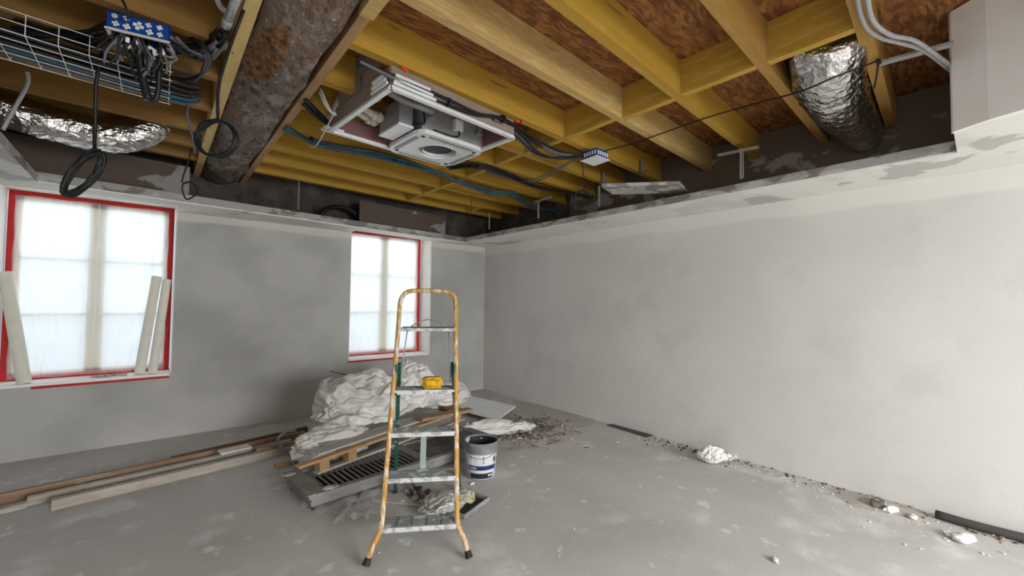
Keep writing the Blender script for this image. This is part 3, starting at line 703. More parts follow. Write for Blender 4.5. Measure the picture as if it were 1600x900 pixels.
# thick black bundle near old beam
run4 = [at(476, 160, z=2.87), at(500, 182, z=2.83), at(518, 195, z=2.82), at(530, 190, z=2.9)]
bundle('cable_bundle', 'thick black cables behind the brown plank, left of the air conditioner box', spread(run4, 5, .022, 4), .013, ['black'])
run5 = [at(500, 140, z=2.95), at(508, 160, z=2.86), at(518, 176, z=2.80), at(524, 178, z=2.80)]
t = bundle('cable_bundle', 'beige cables with one loose end drooping left of the air conditioner box', spread(run5, 4, .012, 4), .006, ['cable_white'])
b = new(); tube(b, [at(522, 177, z=2.80), at(510, 200, z=2.76), at(496, 225, z=2.74), at(488, 230, z=2.76), at(482, 227, z=2.8)], .005, 6); obj('loose_end', b, 'cable_white', t, smooth=True)
# pipe going up beside the box
b = new(); tube(b, [at(570, 110, z=3.05), at(569, 130, z=2.93), at(573, 146, z=2.86), at(590, 152, z=2.80)], .03, 12); obj('insulated_pipe', b, 'cable_grey', label='grey lagged pipe bending down beside the top corner of the air conditioner box', cat='pipe', smooth=True)
b = new(); tube(b, [at(540, 150, z=3.02), at(532, 165, z=2.93), at(526, 182, z=2.86), at(520, 186, z=2.9)], .045, 14); obj('flexible_hose', b, 'insul', label='beige lagged hose hanging by the left corner of the air conditioner box', cat='hose', smooth=True)

# thin straight black cable
ln = [at(910, 243, z=2.87), at(982, 226, z=2.88), at(1098, 186, z=2.885), at(1180, 162, z=2.885), at(1250, 143, z=2.66), at(1310, 118, z=2.66), at(1372, 95, z=2.84)]
ln[3] = at(1180, 162, z=2.87); ln[4] = at(1250, 143, z=2.73); ln[5] = at(1310, 118, z=2.72)
b = new(); tube(b, [V(p) - V((0, 0, .19 if i in (4, 5) else .0)) * 0 for i, p in enumerate(ln)], .005, 6)
lc = obj('thin_cable', b, 'black', label='single thin black cable crossing under the joists to the right, past the foil duct', cat='cable', smooth=True)
# hanging coils
def coil(name, label, top, c, rx, rz, ax, r=.006, loops=5, col='black', drop=None, tilt=0, var=.06):
    """ax: horizontal direction of the coil's width"""
    b = new(); ax = V(ax).normalized(); nrm = ax.cross(V((0, 0, 1))); pts = []
    for i in range(loops * 16 + 1):
        a = i / 16 * 2 * PI + PI / 2; k = 1 + var * math.sin(i * .37)
        ex, ez = rx * k * math.cos(a), rz * k * math.sin(a); ex, ez = ex * math.cos(tilt) + ez * math.sin(tilt), ez * math.cos(tilt) - ex * math.sin(tilt)
        pts.append(V(c) + ax * ex + V((0, 0, ez)) + nrm * (.012 * math.sin(i * .9)))
    if drop: pts = [V(p) for p in drop] + pts
    tube(b, pts, r, 6, 2)
    return obj(name, b, col, label=label, cat='cable coil', smooth=True)
cA = at(339, 216, Y=2.75)
coil('cable_coil', 'round coil of black cable hanging against the pale plank beside the old beam', None, cA, .105, .098, (.76, -.65, 0), .008, 6, drop=[(.28, 2.35, 2.90), at(345, 115, Y=2.6), at(340, 165, Y=2.7)])
cB = at(133, 268, Y=3.2)
coil('cable_coil', 'long folded coil of black cable hanging in front of the left window', None, cB, .045, .135, (.9, -.3, 0), .009, 8, tilt=.5, var=.16, drop=[at(160, 80, Y=3.1), at(150, 130, Y=3.15), at(149, 190, Y=3.2), at(148, 236, Y=3.2)])
cC = at(910, 312, Y=2.75)
coil('cable_coil', 'round coil of black cable hanging under the small white-covered junction box', None, cC, .088, .092, (.76, -.65, 0), .005, 5, drop=[at(909, 250, z=2.80), at(912, 275, Y=2.7), at(915, 288, Y=2.75)])
cD = at(739, 349, Y=4.6)
coil('cable_coil', 'small thin coil of dark cable hanging near the far corner of the opening', None, cD, .08, .09, (.76, -.65, 0), .004, 3, drop=[at(737, 308, Y=4.5), at(736, 330, Y=4.6)])
cE = at(296, 298, Y=4.2)
coil('cable_coil', 'small loose loop of thin black wire hanging right of the left window', None, cE, .06, .07, (.7, -.7, 0), .006, 1, drop=[at(300, 232, Y=4.1), at(291, 262, Y=4.15), at(284, 285, Y=4.2)])
# grey wire pair left of plank
b = new(); tube(b, [at(300, 128, z=2.9), at(297, 160, z=2.8), at(292, 180, z=2.78), at(301, 215, z=2.72), at(306, 238, z=2.7)], .005, 6); tube(b, [at(322, 92, z=2.9), at(310, 122, z=2.85), at(298, 135, z=2.83), at(293, 180, z=2.78), at(300, 205, z=2.74), at(305, 240, z=2.70)], .006, 6)
obj('wire', b, 'cable_grey', label='pair of loose grey wires dangling left of the pale plank', cat='wire', smooth=True)
b = new(); tube(b, [at(42, 112, z=2.85), at(44, 125, z=2.82), at(38, 142, z=2.78), at(22, 170, z=2.68), at(4, 203, z=2.54)], .011, 8); obj('wire', b, 'conduit', label='grey conduit dropping from the cable tray to the left ceiling edge', cat='conduit', smooth=True)
# tangled cables between blue box and plank
for k in range(7):
    pass
run6 = [J(Wd, .06, .02), at(290, 78, z=2.87), at(320, 80, z=2.88), at(345, 62, z=2.89)]
bundle('cable_bundle', 'tangle of black cables between the blue junction box and the pale plank', spread(run6, 14, .055, 2), .009, ['black', 'cable_grey', 'black'])
run8 = [at(300, 60, z=2.9), at(318, 72, z=2.86), at(326, 90, z=2.85), at(318, 112, z=2.84), at(296, 122, z=2.83), at(262, 120, z=2.82)]
bundle('cable_bundle', 'loop of grey and black cables sagging between the blue box and the tray end', spread(run8, 5, .022, 5), .007, ['black', 'cable_grey'])
run7 = [at(30, 42, z=2.88), at(90, 55, z=2.86), at(135, 62, z=2.84), J(0, .06, .01)]
bundle('cable_bundle', 'black cables entering the blue junction box from the left', spread(run7, 9, .045, 2), .009, ['black'])
b = new(); tube(b, [at(188, -6, z=2.8), at(197, 12, z=2.79), J(.08, -.005, .065)], .006, 6); obj('wire', b, 'black', label='single black cable entering the top of the blue junction box', cat='cable', smooth=True)
# grey metal pipe end at top
b = new(); tube(b, [at(376, -20, z=2.82), at(353, 40, z=2.82)], .019, 14, 0); p = at(354, 36, z=2.82); tube(b, [at(356.5, 30, z=2.82), at(353, 40, z=2.82)], .022, 14, 0)
obj('metal_pipe', b, 'metal', label='short grey metal pipe end at the top beside the pale plank', cat='pipe', smooth=True)
b = new(); tube(b, [at(336, -12, z=2.86), at(343, 8, z=2.86), at(352, 18, z=2.86)], .012, 8); obj('wire', b, 'conduit', label='pale conduit end at the top edge left of the metal pipe', cat='conduit', smooth=True)
# two grey conduits top right
for k, (lab, pp) in enumerate((('outer', [(1338, -12), (1345, 22), (1356, 45), (1378, 60), (1410, 68), (1445, 80), (1488, 112)]), ('inner', [(1354, -12), (1360, 22), (1372, 42), (1395, 56), (1430, 64), (1468, 90), (1487, 104)]))):
    b = new(); tube(b, [at(x, y, z=2.86 - .01 * k) for x, y in pp], .0105, 8)
    obj('conduit', b, 'conduit', label='%s of the two grey conduits curving below the joists at the top right' % lab, cat='conduit', smooth=True)
# metal profile and black strap at right
b = new(); beam_between(b, at(1375, 99, z=2.87), at(1490, 68, z=2.87), .04, .012); beam_between(b, at(1375, 99, z=2.882), at(1490, 68, z=2.882), .01, .03)
obj('metal_profile', b, 'metal', label='grey metal ceiling profile hanging at the right, next to the white recess', cat='metal profile')
b = new(); tube(b, [at(1372, 92, z=2.89), at(1371, 110, z=2.82), at(1366, 138, z=2.76)], .005, 6); tube(b, [at(1371, 93, z=2.88), at(1374, 100, z=2.86)], .012, 8, 0)
obj('cable_tie', b, 'black', label='black cable tie tail hanging at the left end of the metal profile', cat='cable tie', smooth=True)

# hangers around the opening
def hanger(label, px, y0, y1, Yp=None, Xp=None, w_=.03, cross=None, m='metal'):
    kw = dict(Y=Yp) if Yp is not None else dict(X=Xp)
    p, q_ = at(px, y1, **kw), at(px, y0, **kw); q_ = V((p.x, p.y, q_.z))
    t = new(); beam_between(t, p, q_, w_, .004, up=(.76, -.65, 0)); beam_between(t, p + V((0, .01, 0)), q_ + V((0, .01, 0)), .004, .02, up=(.76, -.65, 0))
    if cross:
        c = [at(*k, **kw) for k in cross]; beam_between(t, c[0], c[1], .03, .022)
    return obj('metal_hanger', t, m, label=label, cat='metal hanger', group='ceiling hangers')
hanger('thin metal hanger behind the back ceiling edge, right of the old beam end', 466, 276, 327, Yp=lipY(1.2) + .012)
hanger('metal hanger in the far corner of the opening, left of the two there', 765, 332, 358, Xp=3.82)
hanger('metal hanger with a short crossbar on the right edge, near the far corner', 842, 314, 341, Xp=3.82, cross=((836, 316), (862, 308)))
hanger('metal hanger on the right edge just behind the hanging black coil', 937, 290, 322, Xp=3.82)
hanger('T-shaped metal hanger on the right ceiling edge under the pale joists', 1160, 232, 279, Xp=3.82, w_=.035, cross=((1122, 243), (1186, 230)))
for (px, y0, y1, lab) in ((943, 265, 290, 'left of the two'), (1003, 249, 271, 'right of the two')):
    p = at(px, (y0 + y1) / 2, Y=jy(4, 3.6) - .004) if px > 1000 else at(px, (y0 + y1) / 2, Y=jy(5, 3.5) - .004)
    b = new(); box(b, p, (.05, .004, .13)); box(b, p + V((-.01, -.03, -.06)), (.05, .06, .004))
    obj('joist_bracket', b, 'unit_grey', label='dark perforated steel bracket on a joist above the right edge, %s' % lab, cat='bracket')
# plasterboard offcut lying on the far right ceiling edge
b = new(); c = [at(940, 292, z=2.60), at(1062, 288, z=2.60), at(1045, 272, z=2.60), at(965, 284, z=2.60)]
prism(b, [(c[0].x, c[0].y), (c[1].x, c[1].y), (c[1].x + .35, c[1].y + .1), (c[0].x + .3, c[0].y + .1)], 2.60, 2.63)
obj('plasterboard_offcut', b, 'filler', label='rough-edged plasterboard offcut lying above the right ceiling edge beside the joist brackets', cat='plasterboard')

# ------------------------------------------------------------ tubes on the left window sill
for (p0, p1, r, lab) in (((8, 425), (38, 597), .05, 'white rolled tube leaning against the left side of the left window'),
                         ((245, 432), (218, 581), .045, 'pale rolled tube leaning in the right corner of the left window, the rear of two'),
                         ((261, 437), (238, 584), .04, 'pale rolled tube leaning in the right corner of the left window, the front of two')):
    yy = 6.02 if 'rear' not in lab else 6.08
    top = at(*p0, Y=yy + .03); bot = at(*p1, Y=yy - .05); bot.z = ZS + .006
    b = new(); d = (top - bot).normalized(); tube(b, [bot + V((0, 0, r * .0)), bot + d * .4, bot + d * .8, top], [r, r * 1.02, r * .98, r], 18, 4)
    tt = obj('rolled_tube', b, 'tube', label=lab, cat='rolled tube', smooth=False)
b = new(); c = at(175, 583, Y=6.0); 
for k in range(5):
    p = c + V((.05 * k - .12, random.uniform(-.02, .02), 0)); p.z = ZS + .016; box(b, p, (.07, .03, .02), Matrix.Rotation(k * .7, 3, 'Z'))
obj('dust_scraps', b, 'board_grey', label='small grey scraps on the sill under the left window film', cat='scraps', kind='stuff')

# ------------------------------------------------------------ ladder
f1 = V((.932, 2.368, 0)); f2 = V((1.447, 2.044, 0)); lb = (f2 - f1).normalized(); ln_ = V((-lb.y, lb.x, 0)); lm = (f1 + f2) / 2
AL = math.radians(70); up = V((ln_.x * math.cos(AL), ln_.y * math.cos(AL), math.sin(AL)))
def Lp(s, h, off=0):   # s: across, h: height (z), off: backwards
    return lm + lb * s + up * (h / math.sin(AL)) + ln_ * off
lad = thing('step_ladder', (lm.x, lm.y, 0), 'paint-spattered yellow and green five-step folding ladder standing on the floor', 'ladder')
def hw(h): return .222 - (.222 - .192) * h / 1.5
r = .0155
pts = [Lp(-.285, .03), Lp(-.26, .10), Lp(-.232, .155), Lp(-hw(.2), .22), Lp(-hw(.6), .6), Lp(-hw(1), 1.0), Lp(-hw(1.3), 1.3), Lp(-.195, 1.48), Lp(-.175, 1.545), Lp(-.125, 1.575), Lp(0, 1.58), Lp(.125, 1.575), Lp(.175, 1.545), Lp(.195, 1.48), Lp(hw(1.3), 1.3), Lp(hw(1), 1.0), Lp(hw(.6), .6), Lp(hw(.2), .22), Lp(.232, .155), Lp(.26, .10), Lp(.285, .03)]
b = new(); tube(b, pts, r, 12, 6); obj('front_rail', b, 'yellow', lad, smooth=True)
for s in (-1, 1):
    b = new(); tube(b, [Lp(s * hw(.3), .30, .022), Lp(s * (hw(.2) + .002), .20, .024), Lp(s * .232, .14, .02), Lp(s * .265, .07, .008)], .009, 10, 5); obj('foot_brace', b, 'yellow', lad, smooth=True)
    b = new(); d = (Lp(s * .285, .03) - Lp(s * .26, .10)).normalized(); tube(b, [Lp(s * .279, .047), Lp(s * .29, .012)], [.018, .023], 12, 0); obj('rubber_foot', b, 'black', lad)
for (h, dp) in ((.185, .13), (.43, .13), (.675, .13), (.922, .15)):
    p = Lp(0, h); wdt = 2 * hw(h) - .012
    b = new(); Rl = Matrix((lb, ln_, V((0, 0, 1)))).transposed()
    box(b, p + ln_ * (dp / 2 - .012) + V((0, 0, -.008)), (wdt, dp, .012), Rl)
    box(b, p + ln_ * (dp - .014) + V((0, 0, -.018)), (wdt, .004, .03), Rl)
    for k in range(5): box(b, p + ln_ * (.006 + k * dp / 5.6) + V((0, 0, -.001)), (wdt - .01, .004, .004), Rl)
    if h < .2:
        for k in range(4): box(b, p + lb * (-.13 + .087 * k) + ln_ * (dp / 2 - .012) + V((0, 0, 0)), (.008, dp, .005), Rl)
    st = obj('step', b, 'alu', lad, bevel=0)
    b = new(); box(b, p - ln_ * .013 + V((0, 0, -.014)), (wdt + .002, .006, .028), Rl); obj('step_edge', b, 'alu_edge', st, bevel=.002)
p = Lp(0, 1.315); b = new(); box(b, p + ln_ * .11 + V((0, 0, -.006)), (2 * hw(1.3) - .012, .25, .010), Rl); pl = obj('platform', b, 'alu', lad, bevel=.003)
b = new(); box(b, p - ln_ * .016 + V((0, 0, -.008)), (2 * hw(1.3) - .01, .008, .022), Rl); obj('platform_edge', b, 'alu_edge', pl, bevel=.002)
b = new(); tube(b, [p + lb * -.13 + ln_ * .22, p + lb * -.07 + ln_ * .22 + V((0, 0, .035)), p + ln_ * .22 + V((0, 0, .052)), p + lb * .07 + ln_ * .22 + V((0, 0, .035)), p + lb * .13 + ln_ * .22], .0045, 8, 3); obj('platform_wire', b, 'metal', pl, smooth=True)
for s in (-1, 1):
    b = new(); tube(b, [p + lb * s * .145 + ln_ * .12 + V((0, 0, -.01)), Lp(s * .16, 1.1, .1), Lp(s * .165, .945, .09)], .0045, 8, 3); obj('support_rod', b, 'metal', lad, smooth=True)
    # green rear legs
    top = Lp(s * (hw(1.1) - .022), 1.08, .02); ft = lm + lb * s * .25 + ln_ * .92; ft.z = 0
    b = new(); beam_between(b, ft + (top - ft).normalized() * .012, top, .026, .036, up=ln_); rl = obj('rear_leg', b, 'green', lad, bevel=.003)
    b = new(); dd = (top - ft).normalized(); beam_between(b, ft, ft + dd * .05, .03, .036, up=ln_); obj('rubber_foot', b, 'black', rl, bevel=.003)
    b = new(); box(b, Lp(s * (hw(1.0) - .010), .98, .03), (.010, .05, .2), Rl); obj('hinge_plate', b, 'green', lad, bevel=.002)
    b = new(); q1 = Lp(s * (hw(.9) - .005), .90, .0); tube(b, [q1 - lb * .022, q1 + lb * .022], .010, 8, 0); obj('bolt', b, 'black', lad)
b = new(); a_ = Lp(0, .665, .06); c_ = Lp(-.0, .435, .09); beam_between(b, c_, a_, .036, .006, up=ln_); box(b, c_ + V((0, 0, .004)), (.07, .04, .008), Rl); obj('centre_strut', b, 'strut', lad)
# sponge on the fourth step
p = Lp(.045, .922, .045); b = new(); box(b, p + V((0, 0, .038)), (.13, .085, .072), Matrix.Rotation(math.atan2(lb.y, lb.x) + .12, 3, 'Z'))
bmesh.ops.bevel(b, geom=list(b.edges), offset=.011, segments=3, affect='EDGES'); bmesh.ops.subdivide_edges(b, edges=list(b.edges), cuts=2, use_grid_fill=True)
for v in b.verts: v.co += V((noise.noise(v.co * 40), noise.noise(v.co * 40 + V((5, 0, 0))), noise.noise(v.co * 40 + V((0, 5, 0))))) * .004
obj('sponge', b, 'sponge', label='yellow grouting sponge lying on the fourth step of the ladder', cat='sponge', smooth=True)

# ------------------------------------------------------------ louvred shutter lying on the floor
s0 = V((.86, 3.19, .15)); s2 = V((2.72, 3.35, .15))
sh = thing('louvred_shutter', (1.7, 3.45, 0), 'dusty grey louvred metal panel lying on the floor under the wooden pallet', 'shutter')
su = (s2 - s0).normalized(); sv = V((-su.y, su.x, 0)); Ls = (s2 - s0).length; Ws = .57
def Q(x, y, z): return V((s0.x, s0.y, 0)) + su * x + sv * y + V((0, 0, z))
b = new()
def qb(x0, y0, z0, x1, y1, z1, tilt=0):
    vs = box2(b, (x0, y0, z0), (x1, y1, z1))
    for v in vs: v.co = Q(*v.co)
qb(0, 0, .095, Ls, .06, .125); qb(0, Ws - .06, .095, Ls, Ws, .125); qb(0, .06, .095, .13, Ws - .06, .125); qb(Ls - .10, .06, .095, Ls, Ws - .06, .125)
qb(.95, .06, .095, 1.04, Ws - .06, .125)
obj('frame', b, 'shutter', sh, bevel=.006)
b = new(); qb(.025, .025, .035, Ls - .025, .05, .095); qb(.025, Ws - .05, .035, Ls - .025, Ws - .025, .095); qb(.025, .05, .035, .05, Ws - .05, .095); qb(Ls - .05, .05, .035, Ls - .025, Ws - .05, .095); obj('rim', b, 'shutter', sh)
b = new(); qb(.05, .05, .035, Ls - .05, Ws - .05, .04); obj('backing', b, 'osb_dark', sh)
b = new(); nsl = 18
for half in ((.13, .94), (1.07, Ls - .11)):
    for k in range(nsl):
        x = half[0] + (half[1] - half[0]) * (k + .5) / nsl
        vs = box(b, (0, 0, 0), (.015, Ws - .12, .014), Matrix.Rotation(.7, 3, 'Y'))
        for v in vs: v.co = Q(x + v.co.x, Ws / 2 + v.co.y, .108 + v.co.z)
obj('slats', b, 'shutter', sh)
for (x, y) in ((.06, .06), (.06, Ws - .06), (Ls - .06, .06), (Ls - .06, Ws - .06)):
    b = new(); tube(b, [Q(x, y, 0), Q(x, y, .035)], .02, 8, 0); obj('foot', b, 'chip_dark', sh)
for k, (x, y, s) in enumerate(((.17, .05, .05), (.03, .5, .04), (.02, .02, .03))):
    b = new(); bmesh.ops.create_icosphere(b, subdivisions=2, radius=s, matrix=Matrix.Translation(Q(x, y, .125)) @ Matrix.Diagonal((1.2, .8, .25, 1)))
    obj('plaster_lump', b, 'filler', sh, label='dried plaster lump')

# ------------------------------------------------------------ wooden pallet frame on the shutter
pal = thing('pallet', (1.5, 3.75, .13), 'broken wooden pallet lying across the louvred panel, under the plastic sheeting', 'pallet')
def along(px0, px1, z): return at(*px0, z=z), at(*px1, z=z)
a, c = along((493, 739), (724, 654), .14)
b = new(); beam_between(b, a, c, .06, .018); obj('lower_board', b, 'board_grey', pal, bevel=.003)
a2, c2 = along((464, 730), (724, 641), .245)
b = new(); beam_between(b, a2, c2, .06, .022); ub = obj('upper_board', b, 'plank_brown', pal, bevel=.003)
for f in (.03, .17, .55, .93):
    p = a.lerp(c, f); b = new(); box(b, V((p.x, p.y, .192)), (.085, .07, .083), Matrix.Rotation(math.atan2((c - a).y, (c - a).x), 3, 'Z')); obj('block', b, 'plank_brown', pal, bevel=.003)
dirp = (c2 - a2).normalized(); nrp = V((-dirp.y, dirp.x, 0)); LP = (c2 - a2).length
for k, (f0, wd) in enumerate(((.10, .13), (.18, .13), (.24, .13), (.28, .13))):
    b = new(); o_ = nrp * (.105 + .145 * k) + V((0, 0, .022)); beam_between(b, a2 + dirp * LP * f0 + o_, c2 + o_ - dirp * .05 * k, wd, .016); obj('deck_board', b, 'dustboard', pal, bevel=.003)
for f in (.22, .5, .95):
    b = new(); p = a2.lerp(c2, f); beam_between(b, p + nrp * .03, p + nrp * .60, .09, .022); obj('cross_board', b, 'plank_brown', pal, bevel=.003)
for f in (.30, .6, .95):
    b = new(); p = a2.lerp(c2, f) + nrp * .56; box(b, V((p.x, p.y, .117)), (.09, .09, .234), Matrix.Rotation(math.atan2(dirp.y, dirp.x), 3, 'Z')); obj('block', b, 'plank_brown', pal)

# ------------------------------------------------------------ long boards on the floor
def floorboard(label, p0, p1, wd, th, z, m, name='floor_plank'):
    a, c = at(*p0, z=z + th / 2), at(*p1, z=z + th / 2); b = new(); beam_between(b, a, c, wd, th)
    return obj(name, b, m, label=label, cat='plank', group='planks on the floor', bevel=.003)
floorboard('long greyish plank nearest the camera, its blunt end on the open floor', (80, 789), (462, 699), .06, .07, 0, 'board_grey')
floorboard('long light plank lying directly behind the nearest grey one', (42, 783), (455, 691), .055, .06, 0, 'board_grey')
floorboard('long brown plank behind the light ones, reaching past the left picture edge', (-30, 786), (475, 679), .045, .075, 0, 'board_brown')
floorboard('short pale plank end at the far left, in front of the brown plank', (-30, 806), (42, 788), .06, .035, 0, 'board_grey')
floorboard('thin dark reddish plank farthest back, leading to the plastic heap', (268, 719), (480, 670), .035, .06, 0, 'board_red')
floorboard('short light brown batten sticking out left of the louvred panel', (430, 729), (484, 714), .045, .035, 0, 'plank_brown')
floorboard('pale batten lying between the planks and the hooked grey strip', (400, 703), (500, 684), .04, .03, .07, 'board_brown')
b = new(); p = at(367, 702, z=.10); box(b, p, (.25, .13, .02), Matrix.Rotation(.12, 3, 'Z')); obj('paper_scrap', b, 'plastic_film', label='whitish scrap of wrapping lying over the long planks', cat='wrapping', bevel=.006)
# bent grey strip
b = new(); tube(b, [at(463, 673, z=.30), at(448, 674, z=.30), at(436, 683, z=.26), at(436, 692, z=.20), at(452, 712, z=.12), at(466, 735, z=.02)], .013, 8, 6); obj('hooked_strip', b, 'cable_grey', label='bent grey metal strip hooking up left of the plastic heap', cat='metal strip', smooth=True)
# thin rod and dark red board end in the heap
b = new(); tube(b, [at(516, 580, Y=5.0), at(600, 600, Y=4.6), ], .006, 6, 0); obj('thin_rod', b, 'chip_dark', label='thin grey rod sticking up out of the heap towards the window', cat='rod')
b = new(); beam_between(b, at(512, 600, Y=4.75), at(560, 609, Y=4.75), .03, .05); obj('board_end', b, 'board_red', label='dark red-brown board end poking out on top of the heap', cat='board')

# ------------------------------------------------------------ crumpled plastic heap
def cloth_bundle(name, c, rad, core, grow, frames, seed, m, label, cat, colls=(), bend=.8, sub=5, floor=.55, rot=0):
    """crumpled plastic: a closed sheet grown over a smaller core and left to buckle and settle"""
    Rr = Matrix.Rotation(rot, 3, 'Z')
    def shape(v, k):
        n = v.normalized(); f = 1 + .16 * noise.noise(n * 1.4 + V((seed, 0, 0))) + .05 * noise.noise(n * 4 + V((seed, 0, 0)))
        q_ = Rr @ V((n.x * rad[0] * f * k, n.y * rad[1] * f * k, max(n.z * rad[2] * f * k, -rad[2] * floor + (1 - k) * .02)))
        return V(c) + q_
    b = new(); bmesh.ops.create_icosphere(b, subdivisions=4, radius=1)
    for v in b.verts: v.co = shape(v.co, core)
    me = bpy.data.meshes.new('core'); b.to_mesh(me); b.free(); h = bpy.data.objects.new('core', me); COL.objects.link(h)
    zf = c[2] - rad[2] * floor - .012
    b = new(); box(b, (c[0], c[1], zf - .05), (rad[0] * 5, rad[1] * 5, .1)); me = bpy.data.meshes.new('rest'); b.to_mesh(me); b.free(); tb = bpy.data.objects.new('rest', me); COL.objects.link(tb)
    b = new(); bmesh.ops.create_icosphere(b, subdivisions=sub, radius=1)
    for v in b.verts:
        n = v.co.normalized(); v.co = shape(v.co, 1) + n * (.02 * noise.noise(n * 7) + .015 * noise.noise(n * 15)) * rad[2] / .3
    o = obj(name, b, m, label=label, cat=cat, smooth=True, world_origin=True)
    for q_ in (h, tb):
        q_.modifiers.new('col', 'COLLISION'); q_.collision.thickness_outer = .01; q_.collision.cloth_friction = 40
    md = o.modifiers.new('cl', 'CLOTH'); st_ = md.settings
    st_.quality = 6; st_.mass = .2; st_.tension_stiffness = 12; st_.compression_stiffness = 12; st_.shear_stiffness = 6; st_.bending_stiffness = bend; st_.air_damping = 3
    st_.shrink_min = -grow; st_.shrink_max = -grow
    cs = md.collision_settings; cs.distance_min = .005; cs.use_self_collision = True; cs.self_distance_min = .006; cs.collision_quality = 2
    md.point_cache.frame_start = 1; md.point_cache.frame_end = frames
    for f in range(1, frames + 1): S.frame_set(f)
    me2 = bpy.data.meshes.new_from_object(o.evaluated_get(bpy.context.evaluated_depsgraph_get()))
    o.modifiers.clear(); o.data = me2
    bpy.data.objects.remove(h); bpy.data.objects.remove(tb); S.frame_set(1)
    lo = V((c[0], c[1], min(v.co.z for v in me2.vertices))); me2.transform(Matrix.Translation(-lo)); o.location = lo
    sm = o.modifiers.new('smooth', 'SUBSURF'); sm.levels = 0; sm.render_levels = 1
    for p in me2.polygons: p.use_smooth = True
    return o
def blob(name, c, s, m, label, cat, seed, amp=.22, sub=5, ridge=5.0, parent=None, flat=.0):
    b = new(); bmesh.ops.create_icosphere(b, subdivisions=sub, radius=1)
    for v in b.verts:
        n_ = v.co.normalized(); q_ = n_ * 1.2 + V((seed, seed * 2, 0))
        w1 = 1 - abs(noise.noise(V((q_.x * ridge * .5, q_.y * ridge * .5, q_.z * ridge)) + V((noise.noise(q_ * 2) * 1.5, 0, 0)))) * 2
        w2 = noise.noise(q_ * 1.3); w3 = 1 - abs(noise.noise(q_ * ridge * 2.1)) * 2
        f = 1 + amp * (.55 * w1 + .8 * w2 + .25 * w3)
        co = n_ * f
        if co.z < -flat: co.z = -flat + (co.z + flat) * .12
        v.co = V(c) + V((co.x * s[0], co.y * s[1], co.z * s[2]))
    return obj(name, b, m, parent, label=label, cat=cat, smooth=True)
cloth_bundle('plastic_sheeting', (1.66, 4.30, .48), (.36, .28, .29), .80, .62, 34, 3, 'plastic_film', 'large crumpled heap of dusty translucent plastic sheeting on the pallet', 'plastic sheet')
cloth_bundle('plastic_bag', (2.20, 4.30, .52), (.21, .22, .28), .90, .28, 24, 4, 'bag_white', 'rounded whitish plastic bag standing behind the ladder, right of the big plastic heap', 'plastic bag', bend=3)
blob('white_sheet', (2.62, 4.35, .40), (.34, .25, .15), 'bag_white', 'flat white folded sheet right of the rounded bag, seen through the ladder', 'sheet', 8.2, .16, 5, 2.0, flat=.75)
blob('dust_sheet', (1.28, 4.0, .20), (.30, .16, .16), 'plastic_film', 'lower fold of dusty plastic drooping left from the heap onto the boards', 'plastic sheet', 2.2, .28, 5, 4, flat=.9)
b = new(); beam_between(b, at(655, 655, z=.30), at(735, 640, z=.30), .12, .03); obj('board_piece', b, 'board_brown', label='brown board piece between the white sheet and the flat white board', cat='board')
b = new(); beam_between(b, at(665, 622, z=.34), at(712, 641, z=.30), .16, .02); obj('board_piece', b, 'board_red', label='dark red-brown board piece beside the flat white board behind the ladder', cat='board')
# flat white board at right
c = [at(*p, z=.06) for p in ((683, 632), (726, 618), (806, 636), (777, 658))]
b = new(); prism(b, [(v.x, v.y) for v in c], [.062] * 4, [.075] * 4); obj('white_board', b, 'sheetboard', label='flat white plasterboard sheet lying right of the heap near the room corner', cat='board')
b = new(); box2(b, (3.25, 4.55, 0), (3.6, 5.15, .06)); obj('board_piece', b, 'board_grey', label='grey board piece lying under the flat white plasterboard sheet', cat='board')
cloth_bundle('plastic_wrap', (2.98, 3.78, .10), (.28, .11, .09), .75, .6, 26, 6, 'bag_white', 'crumpled clear plastic wrap behind the paint bucket', 'plastic wrap', rot=-.5)

# ------------------------------------------------------------ debris pile: splinters, dust
dc = (3.25, 3.65)
b = new(); N = 48; g = {}
for i in range(N + 1):
    for j in range(N + 1):
        x = -.75 + 1.5 * i / N; y = -.75 + 1.5 * j / N; rr = math.hypot(x / .72, y / .62)
        h = max(0, 1 - rr * rr) * .055 * (.7 + .6 * noise.noise(V((x * 5, y * 5, 0)))) + .002 - (.004 if rr > .97 else 0)
        g[i, j] = b.verts.new((dc[0] + x, dc[1] + y, h + .006 * noise.noise(V((x * 30, y * 30, 1))) * (1 if rr < .9 else 0)))
for i in range(N):
    for j in range(N): b.faces.new((g[i, j], g[i + 1, j], g[i + 1, j + 1], g[i, j + 1]))
obj('dust_heap', b, 'dust', label='low heap of sweepings and dust right of the paint bucket', cat='debris', kind='stuff', smooth=True)
b = new()
for k in range(520):
    a = random.random() * 2 * PI; rr = abs(random.gauss(0, .45)); x = dc[0] + rr * math.cos(a) * .75; y = dc[1] + rr * math.sin(a) * .62
    h = max(0, 1 - rr * rr) * .055 + .006
    L = random.uniform(.01, .07) if k % 12 else random.uniform(.1, .22)
    box(b, (x, y, h + random.random() * .015), (L, random.uniform(.004, .014), .004), Matrix.Rotation(random.random() * 6, 3, 'Z') @ Matrix.Rotation(random.uniform(-.3, .3), 3, 'Y'))
obj('wood_splinters', b, 'chip_dark', label='dark splinters and shavings scattered over the sweepings heap', cat='splinters', kind='stuff')
b = new()
for k in range(160):
    a = random.random() * 2 * PI; rr = abs(random.gauss(0, .4)); x = dc[0] + rr * math.cos(a) * .75; y = dc[1] + rr * math.sin(a) * .62
    box(b, (x, y, max(0, 1 - rr * rr) * .055 + .01), (random.uniform(.01, .04), random.uniform(.008, .02), .005), Matrix.Rotation(random.random() * 6, 3, 'Z') @ Matrix.Rotation(random.uniform(-.3, .3), 3, 'Y'))
